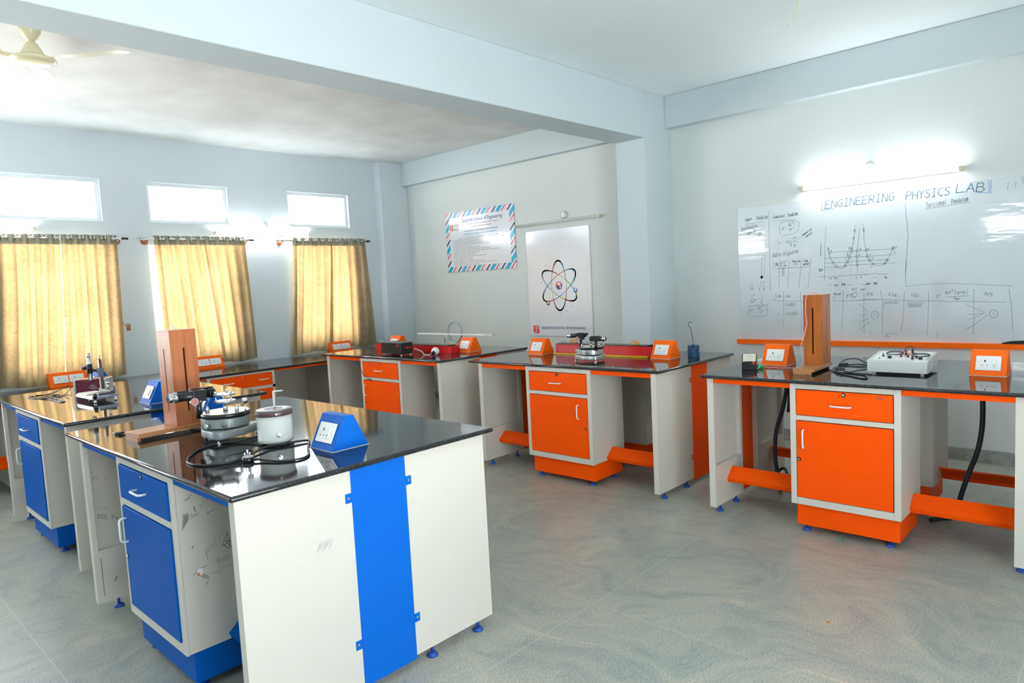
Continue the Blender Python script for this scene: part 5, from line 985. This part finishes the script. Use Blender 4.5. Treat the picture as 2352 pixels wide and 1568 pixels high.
for x in (-0.20, 0.12):
    MB().tube([(x, 0.03, 0.052), (x, 0.03, 0.12), (x, 0.02, 0.143)], 0.004, 6, False, 1).build('arm_bracket', M_STEEL, o)
MB().tube([(-0.20, 0, 0.118), (-0.15, 0, 0.100), (-0.09, 0, 0.098), (-0.05, 0, 0.12)], 0.003, 6).build('brace', M_STEEL, o)

# slotted weights on a hanger
for k in range(5):
    t = thing('slotted_weight', ['lowest', 'second lowest', 'middle', 'second highest', 'topmost'][k] + ' blue slotted weight of the stack on the middle bench', 'weight', (3.140 + 0.002 * math.sin(k * 2.3), 2.255, H + 0.0005 + k * 0.018), k * 1.3, 'stack of blue slotted weights')
    pts = []
    for a in range(40):
        an = 2 * math.pi * a / 40
        if a in (0,): pts += [(0.043, -0.0035), (0.006, -0.0035), (0.006, 0.0035), (0.043, 0.0035)]
        elif 1 <= a <= 39: pts.append((0.0435 * math.cos(an), 0.0435 * math.sin(an)))
    MB().prism(pts, 'z', 0.0, 0.0172, 0.0012).build('weight_disc', M_BLUEW, t)
o = thing('weight_hanger', 'dark blue wire hanger with hooked top rising from the slotted weights', 'weight hanger', (3.140, 2.255, H + 0.091))
MB().tube([(0, 0, 0.0), (-0.004, 0, 0.05), (-0.012, 0, 0.105), (-0.018, 0, 0.128), (-0.036, 0, 0.150), (-0.034, 0, 0.170), (-0.018, 0, 0.176), (-0.006, 0, 0.166)], 0.0028, 8).build('hook_rod', M_BLUEW, o)
MB().lathe([(0.012, 0.0), (0.010, 0.004)], n=16).build('collar', M_BLUEW, o)

# ------------------------------------------------------------------ right bench
o = thing('galvanometer_meter', 'small black wedge meter with cream dial at the left end of the right bench', 'meter', (3.795, 1.775, H), math.radians(22))
MB().prism([(-0.055, 0.0), (0.055, 0.0), (0.055, 0.088), (0.040, 0.092), (-0.022, 0.036), (-0.055, 0.032)], 'x', -0.046, 0.046, 0.002).build('meter_case', M_BLACK, o)
ang = math.atan2(0.056, 0.062)
T_ = Matrix.Translation((0, 0.010, 0.0655)) @ Matrix.Rotation(ang - math.pi / 2, 4, 'X')
MB().box(-0.040, 0.040, -0.003, 0.0, -0.026, 0.038, 0.001).move(T_).build('dial', M_DIAL, o)
mb = MB(); mb.ribbon([(0.030 * math.cos(math.radians(a)), 0.034 * math.sin(math.radians(a)) - 0.012) for a in range(40, 141, 10)], 0.0012, 'y', -0.0034); mb.ribbon([(0, -0.015), (0.002, 0.022)], 0.001, 'y', -0.0034); mb.move(T_); mb.build('dial_scale', M_BLACK, o)
for (x, m_) in ((-0.032, M_BLACK), (0.026, M_REDP)): MB().cyl((x, -0.040, 0.033), (x, -0.040, 0.052), 0.0085, 0.0075, n=16).build('terminal_post', m_, o)
mb = MB().cyl((-0.03, -0.030, 0.050), (0.03, -0.026, 0.050), 0.0022, n=8); mb.build('link_wire', M_RUBBER, o)
o = thing('instrument_box', 'white sloping instrument box with black knobs and leads on the right bench', 'instrument', (4.486, 1.812, H), math.radians(0.5))
W, D = 0.306, 0.262
MB().prism([(0, 0.012), (D, 0.012), (D, 0.108), (0.0, 0.080)], 'x', 0, W, 0.003).build('case', M_LGREY, o)
for x in (0.03, W - 0.03):
    for y in (0.03, D - 0.03): MB().lathe([(0.009, 0), (0.011, 0.013)], (x, y), 12).build('rubber_foot', M_WHITEP, o)
sl = (0.108 - 0.080) / D
def top(y): return 0.080 + sl * y
Tt = Matrix.Translation((0, 0, 0.0802)) @ Matrix.Rotation(math.atan(sl), 4, 'X')
MB().box(0.022, W - 0.018, 0.018, D - 0.016, 0.0, 0.002, 0.0005).move(Tt).build('control_panel', M_WHITEP, o)
for (x, y) in ((0.105, 0.060), (0.262, 0.055)): MB().cyl((x, y, 0.002), (x, y, 0.016), 0.0105, 0.0095, n=18).move(Tt).build('knob', M_BLACK, o)
MB().cyl((0.060, 0.105, 0.002), (0.060, 0.105, 0.020), 0.003, n=10).lathe([(0.008, 0.002), (0.007, 0.006)], (0.060, 0.105), 14).move(Tt).build('toggle_switch', M_BLACK, o)
MB().cyl((0.055, 0.045, 0.002), (0.055, 0.045, 0.005), 0.005, n=12).move(Tt).build('fuse_cap', M_BLACK, o)
mb = MB(); mb.ribbon([(0.13, 0.018), (0.21, 0.022), (0.235, 0.018), (0.225, 0.06)], 0.003, 'z', 0.0026); mb.move(Tt); mb.build('printed_line', M_PINKP, o)
for (x, y, z, m_) in ((0.155, 0.10, 0.012, M_DRED), (0.168, 0.155, 0.030, M_DRED), (0.200, 0.165, 0.034, M_BLACK), (0.222, 0.050, 0.013, M_BLACK), (0.236, 0.085, 0.015, M_DRED), (0.190, 0.10, 0.012, M_BLACK)):
    MB().cyl((x, y, 0.002), (x, y, z), 0.0065, 0.0055, n=14).move(Tt).build('banana_plug', m_, o)
def ring(cx, cy, rx, ry, z, loops):
    return [(cx + (rx + 0.003 * math.sin(t * 1.7)) * math.cos(t), cy + ry * math.sin(t), z + 0.003 * math.sin(t * 0.61)) for t in [2 * math.pi * k / 14 for k in range(14 * loops)]]
MB().tube(ring(0.110, 0.155, 0.044, 0.045, 0.010, 2), 0.0022, 6, False, 2).move(Tt).build('lead_wire', M_RUBBER, o)
MB().tube(ring(0.250, 0.120, 0.045, 0.042, 0.010, 2), 0.0022, 6, False, 2).move(Tt).build('lead_wire', M_RUBBER, o)
MB().tube([(0.155, 0.10, 0.012), (0.165, 0.12, 0.03), (0.18, 0.16, 0.052), (0.20, 0.165, 0.046), (0.21, 0.13, 0.02), (0.222, 0.05, 0.014)], 0.002, 6).move(Tt).build('lead_wire', M_RUBBER, o)
mb = MB().tube([(0.168, 0.155, 0.028), (0.175, 0.10, 0.030), (0.21, 0.10, 0.012), (0.215, 0.07, 0.006)], 0.0018, 6).move(Tt); mb.build('lead_wire', M_REDP, o)
mb = MB().lathe([(0.030, 0.002), (0.030, 0.010), (0.024, 0.014)], (0.185, 0.185), 24).move(Tt); mb.build('round_dial', M_LGREY, o)
for k in range(3): MB().box(W - 0.001, W + 0.0012, 0.085, 0.125, 0.030 + 0.020 * k, 0.040 + 0.020 * k, 0.0005).build('side_vent', M_WHITEP, o)
o = thing('cable_bundle', 'tangled black cable beside the amber wooden box, left of the white instrument', 'cable', (0, 0, H + 0.0035))
for pts in ([(4.487, 1.99, 0.035), (4.43, 2.02, 0.03), (4.36, 2.06, 0.05), (4.30, 2.03, 0.045), (4.285, 1.95, 0.02), (4.29, 1.87, 0.004), (4.33, 1.80, 0.0), (4.38, 1.79, 0.0), (4.42, 1.84, 0.006), (4.47, 1.90, 0.012)],
            [(4.485, 1.96, 0.030), (4.40, 1.95, 0.018), (4.32, 1.93, 0.018), (4.28, 1.88, 0.01), (4.31, 1.80, 0.0), (4.42, 1.68, 0.0), (4.50, 1.615, 0.0), (4.53, 1.60, 0.0), (4.54, 1.63, 0.0), (4.50, 1.72, 0.0), (4.42, 1.78, 0.0), (4.36, 1.82, 0.004)],
            [(4.487, 1.94, 0.02), (4.42, 1.92, 0.015), (4.36, 1.90, 0.02), (4.31, 1.86, 0.015), (4.30, 1.90, 0.02), (4.38, 1.97, 0.028), (4.45, 1.98, 0.025)]):
    MB().tube(pts, 0.0036, 7).build('cable_loop', M_RUBBER, o)
for (x, y, z, a) in ((4.325, 1.93, 0.030, 0.7), (4.330, 1.85, 0.012, 0.4)):
    MB().box(-0.028, 0.022, -0.012, 0.012, -0.010, 0.010, 0.004).move(Matrix.Translation((x, y, z)) @ Matrix.Rotation(a, 4, 'Z')).build('cable_plug', M_RUBBER, o)
# flexible conduits under the right bench
o = thing('flexible_conduit', 'dark flexible conduit hanging below the left half of the right bench', 'conduit', (0, 0, 0), group='dark conduits under the right bench')
MB().tube([(3.945, 2.04, 0.873), (3.930, 2.04, 0.75), (3.900, 2.04, 0.60), (3.855, 2.04, 0.45), (3.842, 2.04, 0.31), (3.850, 2.04, 0.19), (3.862, 2.05, 0.10), (3.85, 2.12, 0.03), (3.80, 2.22, 0.016)], 0.0135, 12).build('conduit_hose', M_CONDUIT, o)
MB().tube([(3.955, 2.06, 0.873), (3.945, 2.06, 0.75), (3.93, 2.06, 0.58)], 0.0115, 10).build('conduit_hose', M_CONDUIT, o)
MB().tube([(3.80, 2.22, 0.016), (3.72, 2.36, 0.016), (3.70, 2.46, 0.05), (3.74, 2.46, 0.07), (3.79, 2.40, 0.03), (3.90, 2.26, 0.016), (4.02, 2.22, 0.016)], 0.010, 10).build('conduit_hose', M_CONDUIT, o)
o = thing('flexible_conduit', 'dark flexible conduit hanging below the right half of the right bench', 'conduit', (0, 0, 0), group='dark conduits under the right bench')
MB().tube([(5.010, 2.04, 0.873), (5.014, 2.04, 0.75), (5.012, 2.04, 0.60), (4.992, 2.04, 0.46), (4.955, 2.04, 0.34), (4.915, 2.05, 0.20), (4.885, 2.08, 0.08), (4.85, 2.12, 0.022), (4.80, 2.10, 0.016), (4.765, 2.03, 0.016)], 0.0135, 12).build('conduit_hose', M_CONDUIT, o)

# litter on the floor
tag(MB().tube([(4.425, 1.475, 0.0022), (4.455, 1.480, 0.0022), (4.460, 1.450, 0.0022), (4.430, 1.446, 0.0022)], 0.0018, 5, True, 1).build('green_band', M_GREEN), 'small green loop lying on the floor before the right bench', 'litter')
tag(MB().box(4.693, 4.703, 0.489, 0.499, 0.0, 0.003, 0.001).build('orange_scrap', M_ORANGE), 'tiny orange scrap on the open floor', 'litter')

# ------------------------------------------------------------------ whiteboard
WX0, WX1 = 2.889, 5.345
o = thing('whiteboard', 'large whiteboard headed ENGINEERING PHYSICS LAB covered in marker notes', 'whiteboard', (0, YB, 0))
MB().box(WX0, WX1, -0.010, -0.001, 0.905, 2.104, 0.001).build('writing_surface', M_WB, o)
MB().box(WX0 - 0.022, WX1 + 0.02, -0.040, -0.001, 0.863, 0.905, 0.001).build('pen_ledge', M_ORANGEB, o)
mbs = {0: MB(), 1: MB(), 2: MB()}
for (t, x0, z0, x1, z1, h, m_) in WB_TEXT:
    if m_ == 1:
        q = MB(); write(q, t, x0, z0, x1, z1, h, 0.0052, 'y', -0.0106, 0.15, 0.03); q.build('marker_heading', M_INKT, o); continue
    write(mbs[m_], t, x0, z0, x1, z1, h, 0.0052 if m_ == 1 else 0.0036, 'y', -0.0106, 0.15, 0.03)
for (m_, wd, pts) in WB_LINES: mbs[m_].ribbon(pts, 0.0036 * wd, 'y', -0.0106)
for k, nm, m_ in ((0, 'marker_notes', M_INK), (2, 'blue_marker_lines', M_INKB)): mbs[k].build(nm, m_, o)
o = thing('duster', 'black curved duster lying on the orange ledge of the whiteboard', 'duster', (5.02, YB - 0.028, 0.9055))
MB().prism([(-0.13, 0.0), (0.13, 0.0), (0.12, 0.012), (0.07, 0.022), (0, 0.026), (-0.07, 0.022), (-0.12, 0.010)], 'y', -0.010, 0.014, 0.002).build('duster_body', M_BLACK, o)

# ------------------------------------------------------------------ notice with striped border
def stripe_mat():
    m = bpy.data.materials.new('airmail_stripes'); m.use_nodes = True; nt = m.node_tree; b = nt.nodes['Principled BSDF']
    N = nt.nodes.new; L = nt.links.new; tc = N('ShaderNodeTexCoord'); s_ = N('ShaderNodeSeparateXYZ'); L(tc.outputs['Object'], s_.inputs[0])
    k = N('ShaderNodeMath'); k.operation = 'MULTIPLY_ADD'; k.inputs[1].default_value = -0.95; L(s_.outputs[2], k.inputs[0]); L(s_.outputs[0], k.inputs[2])
    f = N('ShaderNodeMath'); f.operation = 'DIVIDE'; f.inputs[1].default_value = 0.262; L(k.outputs[0], f.inputs[0])
    g = N('ShaderNodeMath'); g.operation = 'FRACT'; L(f.outputs[0], g.inputs[0])
    cr = N('ShaderNodeValToRGB'); cr.color_ramp.interpolation = 'CONSTANT'; el = cr.color_ramp.elements
    W_ = (0.76, 0.78, 0.78); seq = [(0, (0.0, 0.42, 0.62)), (0.27, W_), (0.38, (0.70, 0.03, 0.16)), (0.47, W_), (0.56, (0.66, 0.48, 0.40)), (0.63, W_), (0.74, (0.04, 0.045, 0.20)), (0.86, W_)]
    el[0].position = 0; el[0].color = (*seq[0][1], 1); el[1].position = 0.27; el[1].color = (*W_, 1)
    for p_, c_ in seq[2:]: q = el.new(p_); q.color = (*c_, 1)
    L(g.outputs[0], cr.inputs[0]); L(cr.outputs[0], b.inputs['Base Color']); b.inputs['Roughness'].default_value = 0.22
    return m
o = thing('notice_board', 'printed list of physics experiments with blue and pink striped border', 'notice', (-0.515, YB, 2.098))
hw, hh = 0.612, 0.384
MB().box(-hw, hw, -0.012, -0.001, -hh, hh, 0.001).build('border_sheet', stripe_mat(), o)
MB().box(-hw + 0.072, hw - 0.072, -0.0132, -0.0121, -hh + 0.070, hh - 0.070).build('inner_sheet', M_PAPER, o)
text_mesh([('Sanskrithi School of Engineering', -0.30, 0.243, 0.066, 'LEFT', 0.72)], 'notice_title', M_NAVY, o, -0.0138)
text_mesh([('(Approved by AICTE, New Delhi and Affiliated to JNTUA, Anantapuramu)', -0.20, 0.205, 0.022, 'LEFT', 0.56), ('Beside Prasanthi Gram, Puttaparthi', -0.09, 0.170, 0.022, 'LEFT', 0.32)], 'notice_subtitle', M_DRED, o, -0.0138)
text_mesh([('Department of Humanities And Sciences', -0.265, 0.118, 0.034, 'LEFT', 0.60)], 'notice_department', M_PRINT, o, -0.0138)
text_mesh([('ENGINEERING PHYSICS - LIST OF EXPERIMENTS', -0.285, 0.078, 0.027, 'LEFT', 0.60)], 'notice_heading', M_CYAN, o, -0.0138)
LN = [('(Common to All Branches i.e., CE, EEE, ME, ECE, CSE, CSE & AIML)', -0.37, 0.72), ('Any 12 of the following experiments has to be performed during the I year I semester / II semester', -0.525, 0.98),
      ('1.  Determination of radius of curvature of a given plano convex lens by forming Newton\'s rings', -0.505, 0.86), ('2.  Determination of wavelengths of given source using diffraction grating by normal incidence method', -0.505, 0.96), ('3.  Determination of dispersive power of prism material using spectrometer', -0.505, 0.70),
      ('4.  Energy gap of a semiconductor diode', -0.505, 0.36), ('5.  Hall effect - Determination of mobility of charge carriers', -0.505, 0.52), ('6.  B-H curve - Determination of hysteresis loss of a given magnetic material', -0.505, 0.70), ('7.  Determination of rigidity modulus of the given wire material using torsional pendulum', -0.505, 0.86),
      ('8.  Determination of spring constant by using coupled pendulum', -0.505, 0.49), ('9.  Determination of frequency of AC supply by sonometer', -0.505, 0.43), ('10. Determination of thickness of thin wire using wedge method', -0.505, 0.61), ('11. Laser - Diffraction due to single slit', -0.485, 0.36), ('12. Laser - Diffraction due to double slit', -0.495, 0.36),
      ('13. Laser - Determination of wavelength using diffraction grating', -0.495, 0.57), ('14. Magnetic field along the axis of a current carrying coil - Stewart and Gee\'s method', -0.495, 0.78), ('15. Resolving power of a telescope', -0.495, 0.48)]
text_mesh([(t, x, 0.040 - 0.0214 * k, 0.017, 'LEFT', wd) for k, (t, x, wd) in enumerate(LN)], 'notice_lines', M_PRINT, o, -0.0138)
MB().box(-0.535, -0.475, -0.0142, -0.0132, 0.150, 0.225).build('logo_mark', mat('faded_red_print', (0.72, 0.12, 0.06), 0.4), o)
MB().box(-0.475, -0.365, -0.0142, -0.0132, 0.150, 0.225).build('logo_plate', mat('grey_green_print', (0.36, 0.40, 0.34), 0.4), o)
text_mesh([('SSE', -0.468, 0.165, 0.066, 'LEFT', 0.098)], 'logo_letters', M_PAPER, o, -0.0146)
mb = MB(); mb.ribbon([(-0.487, 0.212), (-0.505, 0.205), (-0.512, 0.192), (-0.498, 0.185), (-0.495, 0.172), (-0.510, 0.163), (-0.525, 0.160)], 0.007, 'y', -0.0146); mb.build('logo_swirl', M_PAPER, o)

# ------------------------------------------------------------------ atom poster
o = thing('poster', 'tall white poster with rainbow atom drawing and red logo below', 'poster', (0.725, YB, 1.50))
MB().box(-0.450, 0.472, -0.016, -0.001, -0.600, 0.620, 0.001).build('poster_sheet', M_PAPER, o)
cx, cz = 0.022, -0.022
def ell(a, b, th, n=96):
    out = []
    for k in range(n + 1):
        t = 2 * math.pi * k / n; x = a * math.cos(t); y = b * math.sin(t)
        out.append((cx + x * math.cos(th) - y * math.sin(th), cz + x * math.sin(th) + y * math.cos(th), t))
    return out
COLS = [M_BLUP, M_CYAN, M_GRNP, M_YELP, M_ORGP, M_REDP, M_PURP]
buck = {m.name: (m, MB()) for m in COLS}
for (th, order, sh) in ((math.pi / 2, [3, 4, 1, 2, 3, 5, 5, 6, 6, 6, 5, 3, 2, 1, 4], 0.0), (math.radians(33), [1, 2, 4, 5, 0, 1, 2, 3, 5, 5, 0, 1, 2, 2, 3], 0.2), (math.radians(147), [5, 1, 0, 1, 3, 4, 6, 2, 3, 0, 2, 3, 5, 6, 0], 0.5)):
    e = ell(0.283, 0.108, th)
    for i in range(96):
        wide = 0.007 + 0.012 * abs(math.cos(e[i][2] + sh * 0.6)) ** 3
        buck[COLS[order[int(i / 96 * 15)]].name][1].ribbon([(e[i][0], e[i][1]), (e[i + 1][0], e[i + 1][1])], wide, 'y', -0.0166)
rnd = random.Random(3)
for k in range(18):
    a = 2 * math.pi * k / 18 + 0.2; r_ = rnd.uniform(0.24, 0.32)
    MB().disc((cx + r_ * 0.9 * math.cos(a), cz + r_ * 1.05 * math.sin(a)), rnd.uniform(0.003, 0.0075), 'y', -0.0166, 10).build('ink_dot', COLS[k % 7], o)
buck[M_PURP.name][1].disc((cx, cz), 0.046, 'y', -0.0168, 32, 1, 1.0)
buck[M_REDP.name][1].disc((cx, cz), 0.0455, 'y', -0.0172, 20, 1, 1.0, 0.3, 3.3)
buck[M_BLUP.name][1].disc((cx + 0.235, cz - 0.062), 0.027, 'y', -0.0168); buck[M_PURP.name][1].disc((cx - 0.170, cz - 0.200), 0.025, 'y', -0.0168)
for m_, mb in buck.values(): mb.build('atom_drawing', m_, o)
mb = MB(); mb.disc((cx, cz + 0.020), 0.018, 'y', -0.0176, 20, 1.4, 0.9); mb.disc((cx + 0.018, cz - 0.012), 0.012, 'y', -0.0176, 16, 0.8, 1.6); mb.disc((cx + 0.236, cz - 0.054), 0.013, 'y', -0.0176); mb.disc((cx - 0.170, cz - 0.194), 0.013, 'y', -0.0176); mb.build('atom_highlights', M_PAPER, o)
MB().box(-0.394, -0.306, -0.0175, -0.016, -0.572, -0.482).build('logo_mark', M_REDP, o)
mb = MB(); mb.ribbon([(-0.318, -0.500), (-0.345, -0.496), (-0.366, -0.508), (-0.362, -0.522), (-0.335, -0.530), (-0.334, -0.546), (-0.358, -0.558), (-0.385, -0.562)], 0.011, 'y', -0.018); mb.ribbon([(-0.31, -0.52), (-0.33, -0.512), (-0.345, -0.516)], 0.006, 'y', -0.018); mb.build('logo_swirl', M_PAPER, o)
text_mesh([('SANSKRITHI SCHOOL OF ENGINEERING', -0.270, -0.520, 0.040, 'LEFT', 0.645)], 'poster_caption', M_NAVY, o, -0.0172)

bpy.context.view_layer.update()
